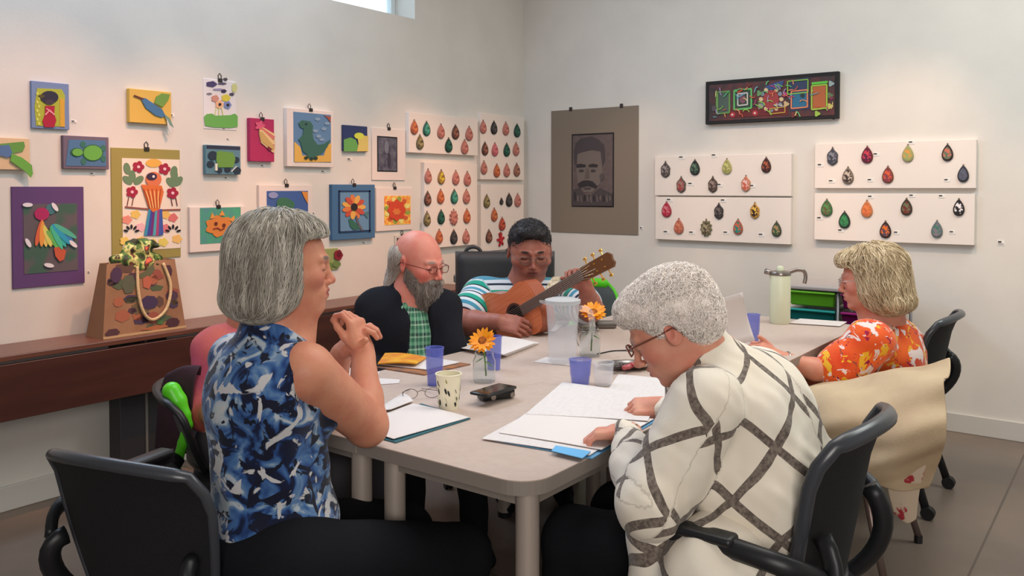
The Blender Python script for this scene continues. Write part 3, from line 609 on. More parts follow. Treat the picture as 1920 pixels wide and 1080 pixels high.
for x, y in ((584, 246), (590, 256), (596, 262), (600, 242), (588, 224), (606, 232)): a.ell('cloud_dab', x, y, 5, 3, (130, 160, 190), 3)
a.poly('red_corner', [(600, 217), (613, 219), (612, 230), (606, 222)], (170, 84, 70), 3)
caption('L', 606, 322, 'white caption card under the dinosaur painting', 11, 6)
# hill square
a = Art('L', 640, 236, 685, 284, 'canvas_picture', 'little square canvas of green and yellow hills under navy sky', 'picture', (40, 58, 110), t=.02, group=PIC)
a.poly('green_hill', [(640, 262), (652, 258), (662, 262), (666, 272), (664, 284), (640, 284)], (100, 172, 78), 2); a.poly('yellow_hill', [(665, 258), (676, 254), (685, 256), (685, 284), (664, 284), (667, 270)], (222, 196, 96), 3); a.ell('sun', 668, 255, 9, 6, (214, 222, 60), 3)
caption('L', 655, 299, 'white caption card under the square hill canvas', 11, 7)
# dark print
a = Art('L', 696, 241, 758, 338, 'mounted_print', 'white-mounted dark grey night print with a pale figure', 'picture', WHITE, t=.008, clip=True, group=PIC)
a.rect('black_border', 705.5, 256, 743, 322, (26, 26, 34), 1); a.rect('dark_print', 707, 258.5, 741, 320, (74, 76, 92), 2, m=mat('night_print', (60, 62, 80), .6, c2=(100, 100, 112), scale=30))
a.ell('pale_figure', 722, 276, 4, 12, (120, 122, 138), 3); a.ell('dark_streak', 727, 300, 3, 14, (56, 56, 72), 3)
caption('L', 755, 327, 'tiny white caption card at the night print corner', 6, 4)
# purple
a = Art('L', 21, 350, 156, 536, 'mounted_collage', 'purple board with a rainbow parrot collage and white feathers', 'picture', (96, 62, 122), t=.01, group=PIC)
a.rect('grey_paper', 42, 382, 143, 510, (0, 0, 0), 1, m=mat('grey_green_paper', (92, 84, 90), .8, c2=(62, 92, 80), scale=9, detail=1, lo=.5, hi=.58))
a.ell('bird_head', 75, 401, 14, 12, (186, 30, 96), 4); a.ell('bird_neck', 92, 392, 9, 10, (60, 120, 130), 3)
for i, c in enumerate(((226, 96, 60), (236, 150, 56), (232, 196, 90), (216, 206, 90), (170, 200, 80), (110, 180, 80))): a.ell('feather', 70+i*5, 436+i*2, 5, 26-i*1.5, c, 4+i % 2, rot=14-i*11)
for i, c in enumerate(((90, 190, 90), (60, 190, 150), (40, 180, 170), (30, 160, 200), (50, 130, 200), (70, 180, 150))): a.ell('wing_feather', 98+i*4, 448-i*3, 5, 25, c, 5+i % 2, rot=-18-i*8)
a.poly('red_tail', [(97, 464), (110, 462), (120, 470), (116, 486), (108, 490), (100, 480)], (206, 84, 52), 5)
for x, y, rt in ((48, 384, 0), (99, 388, 55), (49, 455, 60), (133, 457, 40), (88, 497, 10)): a.ell('white_feather', x, y, 9.5, 4, (226, 220, 228), 5, rot=rt)
caption('L', 166, 510, 'tiny white caption card between purple board and paper bag', 5, 5)
# cat
a = Art('L', 352, 387, 456, 470, 'framed_picture', 'white-framed drawing of an orange cat face on green', 'picture', WHITE, t=.02, clip=True, group=PIC)
a.rect('painted_ground', 371, 389, 447, 455, (60, 156, 120), 1, m=mat('green_crayon', (70, 160, 120), .8, c2=(80, 140, 140), scale=24)); a.ell('cat_face', 407, 424, 26, 19, (226, 130, 48), 3, wv=.12, k=7, n=28)
for x, y in ((399, 419), (414, 422)): a.ell('eye', x, y, 3.2, 3.5, (110, 40, 30), 5, n=8)
a.line('mouth', [(394, 429), (402, 427), (408, 431), (415, 427)], (150, 40, 40), 1, 5)
for p in ([(388, 410), (392, 398), (398, 408)], [(405, 404), (411, 394), (416, 404)], [(424, 412), (434, 404), (434, 418)]): a.poly('ear', p, (232, 150, 60), 4)
# fish
a = Art('L', 482, 347, 582, 440, 'framed_picture', 'white-mounted blue painting of a green fish, above the grey-haired woman', 'picture', WHITE, t=.02, clip=True, group=PIC)
a.rect('painted_sea', 496, 358, 573, 428, (58, 96, 168), 1); a.ell('green_fish', 529, 384, 17, 14, (56, 116, 84), 3, wv=.1, k=3); a.poly('orange_corner', [(560, 359), (572, 360), (572, 382), (566, 372)], (230, 140, 50), 3); a.ell('pale_foam', 507, 366, 9, 6, (140, 150, 200), 3); a.ell('coral', 545, 398, 12, 5, (80, 140, 160), 3)
caption('L', 588, 400, 'white caption card beside the blue fish painting', 6, 5)
# sunflower
a = Art('L', 617, 346, 697, 448, 'framed_picture', 'blue-framed painting of an orange and yellow sunflower', 'picture', (62, 112, 158), t=.03, clip=True, group=PIC)
for x0, y0, x1, y1 in ((629, 357, 688, 360), (629, 432, 688, 435), (628, 357, 631, 435), (685, 357, 688, 435)): a.rect('inner_moulding', x0, y0, x1, y1, (26, 56, 100), 2)
a.rect('painted_ground', 631, 360, 685, 432, (96, 144, 184), 1)
for k_ in range(11): a.ell('petal', 656+14*math.cos(k_*.571), 388+15*math.sin(k_*.571), 8.5, 4.6, ((232, 170, 70), (206, 74, 54), (226, 120, 56))[k_ % 3], 3+k_ % 2, rot=math.degrees(k_*.571))
a.ell('flower_centre', 656, 388, 6, 7, (40, 34, 36), 6); a.line('stem', [(660, 404), (664, 418), (672, 432)], (96, 96, 110), 2, 3); a.poly('leaf', [(646, 410), (656, 414), (668, 428), (656, 431), (649, 424)], (44, 110, 90), 3); a.poly('leaf', [(674, 400), (684, 396), (682, 410)], (70, 120, 130), 3)
caption('L', 682, 455, 'white caption card under the blue-framed sunflower', 9, 5)
# orange flower
a = Art('L', 703, 352, 771, 432, 'framed_picture', 'white-mounted print of a red-orange bloom on yellow', 'picture', WHITE, t=.012, clip=True, group=PIC)
a.rect('painted_ground', 718, 367, 767, 421, (236, 204, 90), 1, m=mat('yellow_dabs', (236, 206, 90), .7, c2=(230, 120, 60), scale=50))
for k_ in range(12): a.ell('leaf_dab', 742+20*math.cos(k_*.52+.2), 394+21*math.sin(k_*.52+.2), 5, 4, ((150, 170, 60), (220, 90, 50), (238, 226, 120))[k_ % 3], 2, rot=k_*30)
a.ell('bloom', 740, 394, 16, 19, (226, 66, 34), 4, wv=.1, k=8, n=32); a.ell('bloom_centre', 739, 397, 7, 6, (236, 120, 50), 5, wv=.2, k=6, n=18)
# behind the bearded head, and the rose
a = Art('L', 739, 441, 766, 486, 'small_picture', 'small white and black drawing half hidden behind the bearded man', 'picture', (216, 208, 196), t=.01, clip=True, group=PIC); a.rect('ink_shape', 742, 446, 750, 470, (60, 54, 54), 1); a.ell('ink_dot', 746, 456, 4, 6, (30, 26, 28), 2)
a = Art('L', 604, 466, 632, 506, 'paper_rose', 'green paper piece with a red rose, beside the grey-haired woman', 'picture', (152, 164, 92), t=.01, group=PIC); a.ell('rose', 631, 478, 8, 10, (150, 24, 46), 4, wv=.1, k=5); a.ell('rose_heart', 632, 476, 4, 5, (110, 14, 36), 5); a.ell('leaf', 628, 495, 8, 6, (110, 140, 70), 3); a.ell('leaf', 614, 500, 6, 9, (110, 140, 60), 3)
# ================================================================== boards with teardrop ornaments
def teardrop(side, x, y, w_, h_, rim, face, acc, label, kind='', off=.02):
    c0 = onY(x, y, YW-off) if side == 'L' else onX(x, y, XW-off); c0 = c0.copy()
    e = onY(x+w_/2, y, YW-off) if side == 'L' else onX(x+w_/2, y, XW-off); hw = (e-c0).length; up = (onY(x, y-h_/2, YW-off) if side == 'L' else onX(x, y-h_/2, XW-off)).z-c0.z
    if side == 'L': c0.y = YW-off
    else: c0.x = XW-off
    r = thing('teardrop_ornament', label, 'ornament', c0, 0, 'painted teardrop ornaments'); n = Vector((0, -1, 0)) if side == 'L' else Vector((-1, 0, 0)); u = Vector((1, 0, 0)) if side == 'L' else Vector((0, -1, 0)); N_ = 22
    def outline(sc, o):
        q = []
        for i in range(N_):
            t = 2*math.pi*i/N_; s_ = math.sin(t/2)
            if kind == 'star': rr = 1 if i % 4 < 2 else .45; X, Y = rr*math.sin(t), rr*math.cos(t)
            elif kind == 'burst': rr = 1-.22*(i % 2); X, Y = rr*math.sin(t), rr*math.cos(t)
            else: X = math.sin(t)*abs(s_)**.75*1.12; Y = math.cos(t)
            if kind == 'bumpy': X *= 1+.12*math.cos(5*t); Y *= 1+.08*math.cos(4*t)
            q.append(u*X*hw*sc+Vector((0, 0, Y*up*sc-(1-sc)*up*.12))+n*o)
        return q
    bm = bmesh.new(); rings = [[bm.verts.new(p) for p in outline(sc, o)] for sc, o in ((1, 0), (1, .006), (.90, .011))]
    for i in range(2):
        for j in range(N_): bm.faces.new((rings[i][j], rings[i][(j+1) % N_], rings[i+1][(j+1) % N_], rings[i+1][j]))
    bm.faces.new(rings[2]); bm.faces.new(rings[0][::-1]); obj('ornament_body', bm, paint(rim, .5), r)
    bm = bmesh.new(); prism(bm, outline(.74, .0128), -n*.002); obj('painted_face', bm, mat('enamel_%d_%d' % (hash(face) % 997, hash(acc) % 997), face, .45, c2=acc, scale=55, detail=2, lo=.47, hi=.55), r)
    bm = bmesh.new(); box(bm, Vector((0, 0, up*1.0))+n*.004, (.008, .008, .012), bev=.002); obj('hanging_loop', bm, paint((120, 100, 86), .5), r)
ORD = ['first', 'second', 'third', 'fourth', 'fifth', 'sixth', 'seventh']
BW = mat('white_board', (226, 216, 208), .7)
def board(side, x0, y0, x1, y1, label, where, rows, w_, h_, t=.035):
    a = Art(side, x0, y0, x1, y1, 'ornament_board', label, 'board', t=t, m=BW, group='white boards of teardrop ornaments')
    for rn, items in rows:
        for i, it in enumerate(sorted(items)):
            x, y, nm, rim, face, acc = it[:6]; kind = it[6] if len(it) > 6 else ''
            sc = it[7] if len(it) > 7 else 1
            shape = {'star': 'star', 'burst': 'scalloped'}.get(kind, 'teardrop')
            teardrop(side, x, y, w_*sc, h_*sc, rim, face, acc, '%s %s ornament, %s in %s, %s' % (nm, shape, ORD[i], rn, where), kind, off=t+.001)
    return a
def z5(l): return [((x/3.6+740), (y/3.6+180))+tuple(r_) for x, y, *r_ in l]
PK = ('pink', (176, 110, 98), (196, 130, 116), (150, 84, 78)); GRN = ('dark green', (22, 60, 50), (40, 104, 84), (20, 50, 44)); ORG = ('orange', (176, 92, 60), (206, 120, 70), (150, 70, 50)); BRN = ('brown', (84, 54, 46), (150, 96, 76), (80, 50, 44)); BLKc = ('black', (34, 32, 34), (80, 76, 76), (40, 38, 40)); TEAL = ('teal', (30, 90, 80), (80, 160, 136), (40, 110, 96)); OLV = ('olive', (110, 96, 60), (160, 144, 96), (70, 66, 44))
board('L', 760, 217, 889, 289, 'wide white board of eight ornaments, left wall, highest of the corner group', 'wide highest corner board', [
    ('top row', z5([(130, 212, *ORG), (213, 222, *TEAL), (310, 240, *PK), (408, 245, *BRN), (500, 255, *PK)])), ('bottom row', z5([(168, 313, *OLV), (362, 333, *GRN), (470, 345, *PK)]))], 14.5, 27)
board('L', 894, 216, 976, 337, 'white board of twelve ornaments touching the room corner, upper', 'upper board touching the corner', [
    ('top row', z5([(595, 210, *PK), (668, 215, *BLKc), (748, 222, *PK), (824, 235, *GRN)])), ('middle row', z5([(607, 357, *BRN), (674, 363, 'rose', (190, 96, 104), (206, 120, 126), (160, 80, 90)), (754, 365, *GRN), (817, 360, *PK)])), ('bottom row', z5([(600, 485, *PK), (687, 505, *ORG), (754, 503, *BRN[:1], *PK[1:]), (822, 500, *BRN[:1], (140, 90, 78), (176, 120, 100), (90, 60, 52))]))], 12.5, 25)
board('L', 789, 306, 888, 462, 'tall white board of fifteen ornaments, left wall, under the wide board', 'tall corner-group board', [
    ('top row', z5([(223, 543, *PK), (312, 548, 'yellow and brown', (150, 110, 60), (206, 190, 50), (140, 90, 60)), (410, 553, *PK), (488, 560, *PK)])), ('second row', z5([(220, 693, *BRN), (308, 680, *ORG), (400, 680, *TEAL), (482, 680, *PK)])), ('third row', z5([(216, 830, *OLV), (311, 818, *GRN), (396, 822, *PK, 'burst', 1.15), (485, 812, *ORG)])), ('bottom row', z5([(298, 950, *ORG), (397, 952, *BLKc), (480, 950, *PK)]))], 14, 27)
board('L', 895, 346, 975, 468, 'white board of ornaments by the corner, lower, with a red star', 'lower board touching the corner', [
    ('top row', z5([(619, 712, *OLV), (718, 713, *BLKc, '', .5), (770, 703, *BLKc), (828, 705, *PK)])), ('middle rows', z5([(670, 803, *ORG), (723, 865, 'red', (170, 60, 44), (206, 90, 60), (120, 40, 40))])), ('bottom row', z5([(634, 948, *BRN), (713, 970, 'red', (180, 24, 34), (200, 40, 44), (160, 20, 30), 'star', 1.1)]))], 12.5, 25)
def z7(l): return [((x/2.918+1220), (y/2.918+100))+tuple(r_) for x, y, *r_ in l]
def z8(l): return [((x/4+1500), (y/4+230))+tuple(r_) for x, y, *r_ in l]
board('R', 1232, 291, 1487, 367, 'white board of seven ornaments, right wall, below the black painting', 'board just under the black painting', [
    ('top row', z7([(82, 635, 'mottled grey', (84, 76, 74), (150, 140, 136), (70, 60, 60), 'bumpy'), (243, 625, 'green-black', (26, 34, 32), (90, 120, 96), (40, 50, 46)), (418, 620, 'pale gold', (170, 166, 96), (196, 192, 120), (140, 140, 80)), (633, 612, 'dark red and gold', (70, 32, 28), (170, 90, 60), (60, 30, 28))])),
    ('bottom row', z7([(168, 718, 'grey and red', (96, 82, 74), (150, 120, 110), (150, 60, 60), 'bumpy'), (341, 717, 'brown patterned', (82, 66, 58), (150, 130, 120), (70, 54, 50), 'bumpy'), (522, 712, 'coral', (200, 130, 100), (226, 190, 180), (196, 90, 70), 'bumpy')]))], 20, 29)
board('R', 1233, 370, 1486, 453, 'white board of seven ornaments, right wall, lower of the middle pair', 'lower middle board', [
    ('top row', z7([(88, 855, 'crimson spotted', (176, 40, 66), (206, 120, 130), (170, 30, 56)), (374, 863, 'dark leaf-shaped', (56, 52, 54), (110, 100, 98), (50, 46, 48), 'bumpy'), (571, 860, 'gold and black', (196, 140, 50), (226, 180, 80), (50, 30, 26), 'bumpy')])),
    ('bottom row', z7([(155, 947, 'terracotta', (186, 106, 84), (206, 130, 100), (170, 90, 70)), (305, 957, 'spiky grey-olive', (110, 104, 70), (160, 150, 120), (80, 70, 56), 'burst', 1.15), (479, 950, 'orange-to-teal', (176, 90, 66), (200, 100, 70), (40, 130, 120)), (690, 962, 'olive and green', (60, 66, 50), (170, 140, 100), (60, 90, 60))]))], 20, 29)
board('R', 1531, 266, 1832, 353, 'white board of seven ornaments above the woman in orange, upper', 'upper board above the orange top', [
    ('top row', z8([(245, 252, 'grey mottled', (74, 74, 84), (130, 130, 140), (60, 60, 70), 'bumpy'), (505, 242, 'crimson', (110, 26, 44), (196, 60, 76), (90, 30, 60)), (810, 232, 'yellow-green and orange', (160, 160, 100), (214, 150, 70), (150, 160, 100)), (1107, 225, 'dark-rimmed copper', (40, 26, 24), (196, 110, 90), (100, 110, 90))])),
    ('bottom row', z8([(361, 398, 'zebra-patterned', (120, 104, 92), (196, 180, 164), (60, 50, 46)), (660, 392, 'orange and red', (130, 60, 46), (214, 90, 56), (130, 60, 70)), (1225, 383, 'slate grey', (44, 46, 56), (92, 94, 110), (80, 82, 98))]))], 24, 32)
board('R', 1530, 363, 1829, 454, 'white board of seven ornaments above the woman in orange, lower', 'lower board above the orange top', [
    ('top row', z8([(202, 640, 'leaf green', (60, 104, 60), (84, 140, 80), (100, 90, 60)), (503, 648, 'orange', (206, 120, 70), (224, 130, 70), (200, 100, 60)), (800, 633, 'olive and brown', (56, 46, 36), (110, 110, 84), (110, 50, 40)), (1192, 636, 'black and white', (30, 26, 30), (236, 230, 230), (34, 30, 34))])),
    ('bottom row', z8([(335, 730, 'dark-rimmed green', (24, 50, 36), (60, 140, 84), (50, 110, 70)), (642, 803, 'dark-rimmed sunset', (50, 24, 24), (226, 110, 40), (90, 70, 80)), (1028, 800, 'blue-grey', (96, 112, 116), (70, 120, 110), (130, 120, 124))]))], 24, 32)
cn = [('L', 7, 0)]
for x, y, l in ((1283, 296, 'top edge of the board under the black painting, first'), (1344, 292, 'top edge of the board under the black painting, second'), (1300, 345, 'beside the brown patterned ornament'), (1354, 347, 'between the brown and coral ornaments'), (1415, 349, 'just right of the coral ornament'), (1361, 376, 'above the dark leaf-shaped ornament'), (1260, 375, 'above the crimson spotted ornament'), (1302, 436, 'beside the spiky grey-olive ornament'), (1366, 436, 'beside the orange-to-teal ornament'), (1432, 440, 'beside the olive and green ornament'), (1254, 435, 'beside the terracotta ornament'),
              (1542, 310, 'under the grey mottled ornament'), (1563, 340, 'beside the zebra-patterned ornament'), (1635, 338, 'beside the orange and red ornament'), (1712, 268, 'above the yellow-green ornament'), (1778, 338, 'beside the slate grey ornament'), (1646, 290, 'right of the crimson ornament'), (1541, 409, 'under the leaf green ornament'), (1580, 432, 'under the dark-rimmed green ornament'), (1636, 369, 'above the orange ornament'), (1713, 367, 'above the olive and brown ornament'), (1768, 368, 'above the blue-grey ornament'), (1684, 436, 'right of the dark-rimmed sunset ornament'), (1788, 435, 'right of the blue-grey ornament')):
    a = Art('R', x-6, y-3.5, x+6, y+3.5, 'caption_card', 'white caption card '+l, 'card', (236, 232, 226), .037, group='caption cards on the boards', pname='card'); a.rect('printed_line', x-5, y-2.4, x+1, y-.2, (70, 64, 62), 1)
caption('R', 1877, 455, 'white caption card alone on the wall right of the boards', 15, 11); caption('R', 1203, 428, 'white caption card at the big portrait corner', 7, 8); caption('R', 1565, 224, 'white caption card under the black painting', 12, 6)
# black painting with glyph-like figures
a = Art('R', 1327, 144.5, 1575, 228, 'long_painting', 'long black-framed painting of bright outlined glyph-like figures', 'painting', (30, 28, 30), t=.035)
a.rect('painted_ground', 1334, 152, 1568, 222, (0, 0, 0), 1, m=mat('dark_collage', (50, 44, 46), .6, c2=(96, 46, 48), scale=14, detail=4))
def ro(x, y, w_, h_, c, lay, wd=1.3, tilt=-.10):
    q = [(x-w_, y-h_-w_*tilt*-1), (x+w_, y-h_+w_*tilt), (x+w_, y+h_+w_*tilt), (x-w_, y+h_-w_*tilt), (x-w_, y-h_-w_*tilt)]; q[0] = (x-w_, y-h_-w_*tilt); q[4] = q[0]
    for i in range(4): a.line('outline_stroke', [q[i], q[i+1]], c, wd, lay)
a.poly('figure_block', [(1349, 176), (1374, 170), (1374, 212), (1352, 214)], (78, 96, 90), 2); ro(1360, 193, 12, 20, (96, 150, 70), 3); a.line('outline_stroke', [(1350, 216), (1350, 176)], (110, 160, 80), 1.3, 4)
a.poly('figure_block', [(1381, 172), (1414, 168), (1416, 204), (1382, 206)], (50, 78, 60), 2); ro(1397, 187, 16, 18, (90, 190, 100), 3, 1.4); ro(1397, 187, 9, 11, (200, 200, 200), 4, 1.1); a.ell('figure_eye', 1397, 187, 6, 8, (130, 80, 100), 3)
a.ell('red_disc', 1450, 188, 15, 18, (160, 56, 60), 3); 
for k_ in range(12): a.ell('petal', 1450+19*math.cos(k_*.5236), 187+20*math.sin(k_*.5236), 4, 4, ((206, 186, 140), (120, 140, 160))[k_ % 2], 2)
a.poly('blue_shape', [(1438, 164), (1458, 156), (1474, 152), (1470, 166), (1448, 170)], (50, 80, 140), 3)
a.poly('figure_block', [(1484, 152), (1520, 146), (1522, 205), (1486, 210)], (52, 64, 100), 2); ro(1503, 187, 15, 16, (230, 130, 90), 4, 1.2); a.poly('teal_square', [(1490, 175), (1516, 172), (1516, 200), (1490, 203)], (40, 110, 150), 3); ro(1500, 164, 19, 12, (130, 190, 60), 4, 1.0); a.ell('figure_eye', 1509, 180, 4, 4, (40, 60, 60), 5)
a.poly('orange_square', [(1528, 164), (1552, 161), (1552, 203), (1528, 206)], (190, 96, 50), 3); ro(1540, 183, 14, 22, (160, 196, 60), 4, 1.4); a.line('outline_stroke', [(1526, 158), (1556, 155)], (90, 200, 60), 2.2, 5)
for x, y in ((1378, 216), (1420, 213)): a.ell('red_ring', x, y, 5, 5, (190, 50, 60), 3); a.ell('ring_hole', x, y, 2, 2, (220, 200, 200), 5, n=8)
a.poly('red_band', [(1372, 206), (1480, 198), (1482, 216), (1374, 221)], (110, 34, 40), 2); ro(1462, 208, 14, 5, (190, 150, 50), 4, .9)
for i, (x, y, c) in enumerate(((1344, 204, (90, 80, 90)), (1392, 170, (150, 60, 40)), (1428, 176, (90, 150, 90)), (1430, 200, (140, 150, 130)), (1476, 178, (190, 60, 120)), (1478, 196, (200, 170, 120)), (1562, 158, (150, 170, 170)), (1560, 180, (90, 130, 80)), (1560, 200, (200, 190, 90)), (1408, 160, (110, 50, 50)), (1536, 214, (150, 190, 60)), (1492, 216, (120, 50, 50)))): a.ell('paint_curl', x, y, 5, 5, c, 3, wv=.25, k=3)
rr_ = random.Random(11); CC = ((130, 200, 70), (210, 90, 60), (90, 170, 190), (214, 196, 120), (190, 60, 120), (80, 190, 120), (220, 140, 90), (160, 150, 190))
for i in range(58):
    x = 1340+rr_.random()*222; y = 160+rr_.random()*54-(x-1451)*.06; an = rr_.random()*6.28; L_ = 5+rr_.random()*9; q = []
    for k_ in range(7): an += (rr_.random()-.35)*1.0; x += math.cos(an)*L_/6*1.3; y += math.sin(an)*L_/6*1.3; q.append((min(1565, max(1337, x)), min(220, max(152, y))))
    a.line('brush_stroke', q, CC[i % 8], .55+rr_.random()*.4, 5+(i % 3)*.5)
# portrait linocut
a = Art('R', 1034, 203, 1197.5, 438, 'mounted_print', 'large taupe-mounted dark print of a man with a moustache', 'picture', (132, 118, 102), t=.006)
for x in (1071, 1166): a.box('clip', onX(x, 205, XW).y-.012, onX(x, 205, XW).y+.012, a.z1-.01, a.z1+.02, .004, .012, CLIP)
DK = (44, 40, 46); MD = (70, 62, 66); LT = (104, 92, 88)
a.rect('print_border', 1073, 250, 1152, 388, (26, 24, 28), 1); a.rect('print_ground', 1075, 253, 1150, 386, LT, 2, m=mat('brown_ink', (98, 86, 84), .8, c2=(88, 76, 76), scale=30))
a.poly('face', [(1084, 290), (1090, 280), (1125, 278), (1131, 292), (1131, 325), (1126, 345), (1112, 360), (1096, 360), (1086, 345), (1082, 320)], (112, 100, 94), 3)
a.poly('hair', [(1078, 282), (1082, 268), (1092, 259), (1112, 256), (1124, 262), (1134, 272), (1136, 300), (1131, 312), (1128, 284), (1112, 281), (1094, 285), (1084, 288), (1083, 312), (1079, 306)], MD, 4)
for p in ([(1083, 309), (1090, 307), (1100, 309), (1100, 313), (1083, 314)], [(1106, 309), (1114, 307), (1123, 309), (1122, 313), (1106, 313)]): a.poly('eyebrow', p, DK, 5)
for x in (1092, 1114): a.ell('eye', x, 320, 4.5, 2.2, (60, 54, 58), 5)
a.poly('nose', [(1101, 316), (1105, 316), (1107, 334), (1098, 335)], (96, 84, 80), 4); a.poly('moustache', [(1085, 345), (1094, 339), (1103, 338), (1113, 340), (1122, 349), (1119, 353), (1104, 348), (1090, 352)], DK, 5); a.ell('mouth', 1103, 353, 7, 2, (76, 66, 68), 5); a.ell('ear', 1130, 332, 4, 7, (84, 74, 74), 4)
a.poly('collar', [(1074, 356), (1088, 352), (1098, 366), (1112, 364), (1126, 352), (1150, 364), (1150, 386), (1075, 386)], MD, 4)
for i in range(12): a.poly('carved_mark', [(1078+i*6, 362+(i*7) % 12), (1081+i*6, 360+(i*5) % 12), (1082+i*6, 374+(i*3) % 8), (1079+i*6, 378)], LT if i % 3 else DK, 5)
# ================================================================== people
def under(root, o):
    o.parent = root; o.location = -root.location; return o
def yawcam(px, deg):
    r = ray(px, PY); r = Vector((r.x, r.y, 0)).normalized(); rt = Vector((r.y, -r.x, 0))
    v = -r*math.cos(R(deg)) + rt*math.sin(R(deg)); return math.atan2(v.y, v.x)
def HM(c, yaw, pitch=0, roll=0, s=1.0):
    return Matrix.Translation(c) @ Matrix.Rotation(yaw, 4, 'Z') @ Matrix.Rotation(R(pitch), 4, 'Y') @ Matrix.Rotation(R(roll), 4, 'X') @ Matrix.Scale(s, 4)
def BM(c, yaw, lean=0):
    return Matrix.Translation(c) @ Matrix.Rotation(yaw, 4, 'Z') @ Matrix.Rotation(R(lean), 4, 'Y')
def skin_mat(name, c, blush, lip, dark, hairc=(90, 80, 75)):
    """skin with lips, brows, lashes and flush taken from per-vertex masks of the face"""
    m = mat(name, c, rough=.48, sss=.12, spec=.4); N = m.node_tree.nodes; L = m.node_tree.links; b = N['Principled BSDF']
    def mix(a, c2, f):
        n = N.new('ShaderNodeMix'); n.data_type = 'RGBA'; L.new(f, n.inputs[0])
        if isinstance(a, tuple): n.inputs[6].default_value = a
        else: L.new(a, n.inputs[6])
        n.inputs[7].default_value = c2; return n.outputs[2]
    tc = N.new('ShaderNodeTexCoord'); ns = N.new('ShaderNodeTexNoise'); ns.inputs['Scale'].default_value = 22; ns.inputs['Detail'].default_value = 6
    L.new(tc.outputs['Object'], ns.inputs[0]); mr = N.new('ShaderNodeMapRange'); mr.inputs[1].default_value = .42; mr.inputs[2].default_value = .7; mr.inputs[4].default_value = .55
    L.new(ns.outputs[0], mr.inputs[0]); o = mix(lin(c), lin(blush), mr.outputs[0])
    for at, col in (('blush', lin(blush)), ('lip', lin(lip)), ('brow', lin(hairc)), ('dark', lin(dark))):
        a = N.new('ShaderNodeAttribute'); a.attribute_name = at; o = mix(o, col, a.outputs['Fac'])
    L.new(o, b.inputs['Base Color'])
    bp = N.new('ShaderNodeBump'); bp.inputs['Strength'].default_value = .25; bp.inputs['Distance'].default_value = .002
    n2 = N.new('ShaderNodeTexNoise'); n2.inputs['Scale'].default_value = 160; L.new(tc.outputs['Object'], n2.inputs[0]); L.new(n2.outputs[0], bp.inputs['Height']); L.new(bp.outputs[0], b.inputs['Normal'])
    return m
def head(S, M, nose=1.0, jaw=1.0, fat=0.0, ears=True, lids=True):
    S.ell((-.014, 0, .034), (.098, .077+fat*.3, .088), k=.02, M=M)
    S.ell((.032, 0, -.008), (.064, .061+fat, .085), k=.03, M=M)
    S.ell((.03, 0, -.064), (.056*jaw, .050+fat, .048), k=.025, M=M)
    S.ell((.078, 0, -.098), (.018, .022, .016), k=.02, M=M)
    for s in (1, -1):
        S.ell((.058, .038*s, -.026), (.030, .024+fat, .024), k=.02, M=M)
        S.cap((.080, .042*s, .019), (.094, .012*s, .019), .008, .009, k=.012, M=M)
    S.cap((.092, 0, .012), (.109*nose, 0, -.030), .0085, .0082, k=.012, M=M)
    S.ell((.111*nose, 0, -.034), (.0098, .0095, .0085), k=.010, M=M)
    for s in (1, -1):
        S.ell((.103*nose, .0105*s, -.038), (.0095, .0065, .0068), k=.005, M=M)
        S.ell((.104, .033*s, -.001), (.017, .020, .013), k=.012, op=-1, M=M)
        S.ell((.079, .033*s, -.001), (.0145, .0155, .0125), k=.005, M=M)
    S.ell((.080, 0, -.062), (.022, .032, .022), k=.015, M=M)
    S.cap((.090, .021, -.060), (.101, .004, -.057), .004, .0068, k=.005, M=M); S.cap((.090, -.021, -.060), (.101, -.004, -.057), .004, .0068, k=.005, M=M)
    S.cap((.091, .016, -.068), (.091, -.016, -.068), .0065, k=.006, M=M); S.cap((.099, .008, -.069), (.099, -.008, -.069), .0075, k=.006, M=M)
    S.cap((.104, .022, -.0632), (.104, -.022, -.0632), .0022, k=.003, op=-1, M=M)
    if ears:
        for s in (1, -1):
            S.ell((-.008, (.079+fat*.3)*s, -.004), (.019, .008, .032), rot=(0, -14, 22*s), k=.008, M=M)
            S.ell((-.002, (.089+fat*.3)*s, -.000), (.010, .007, .018), rot=(0, -14, 22*s), k=.006, op=-1, M=M)
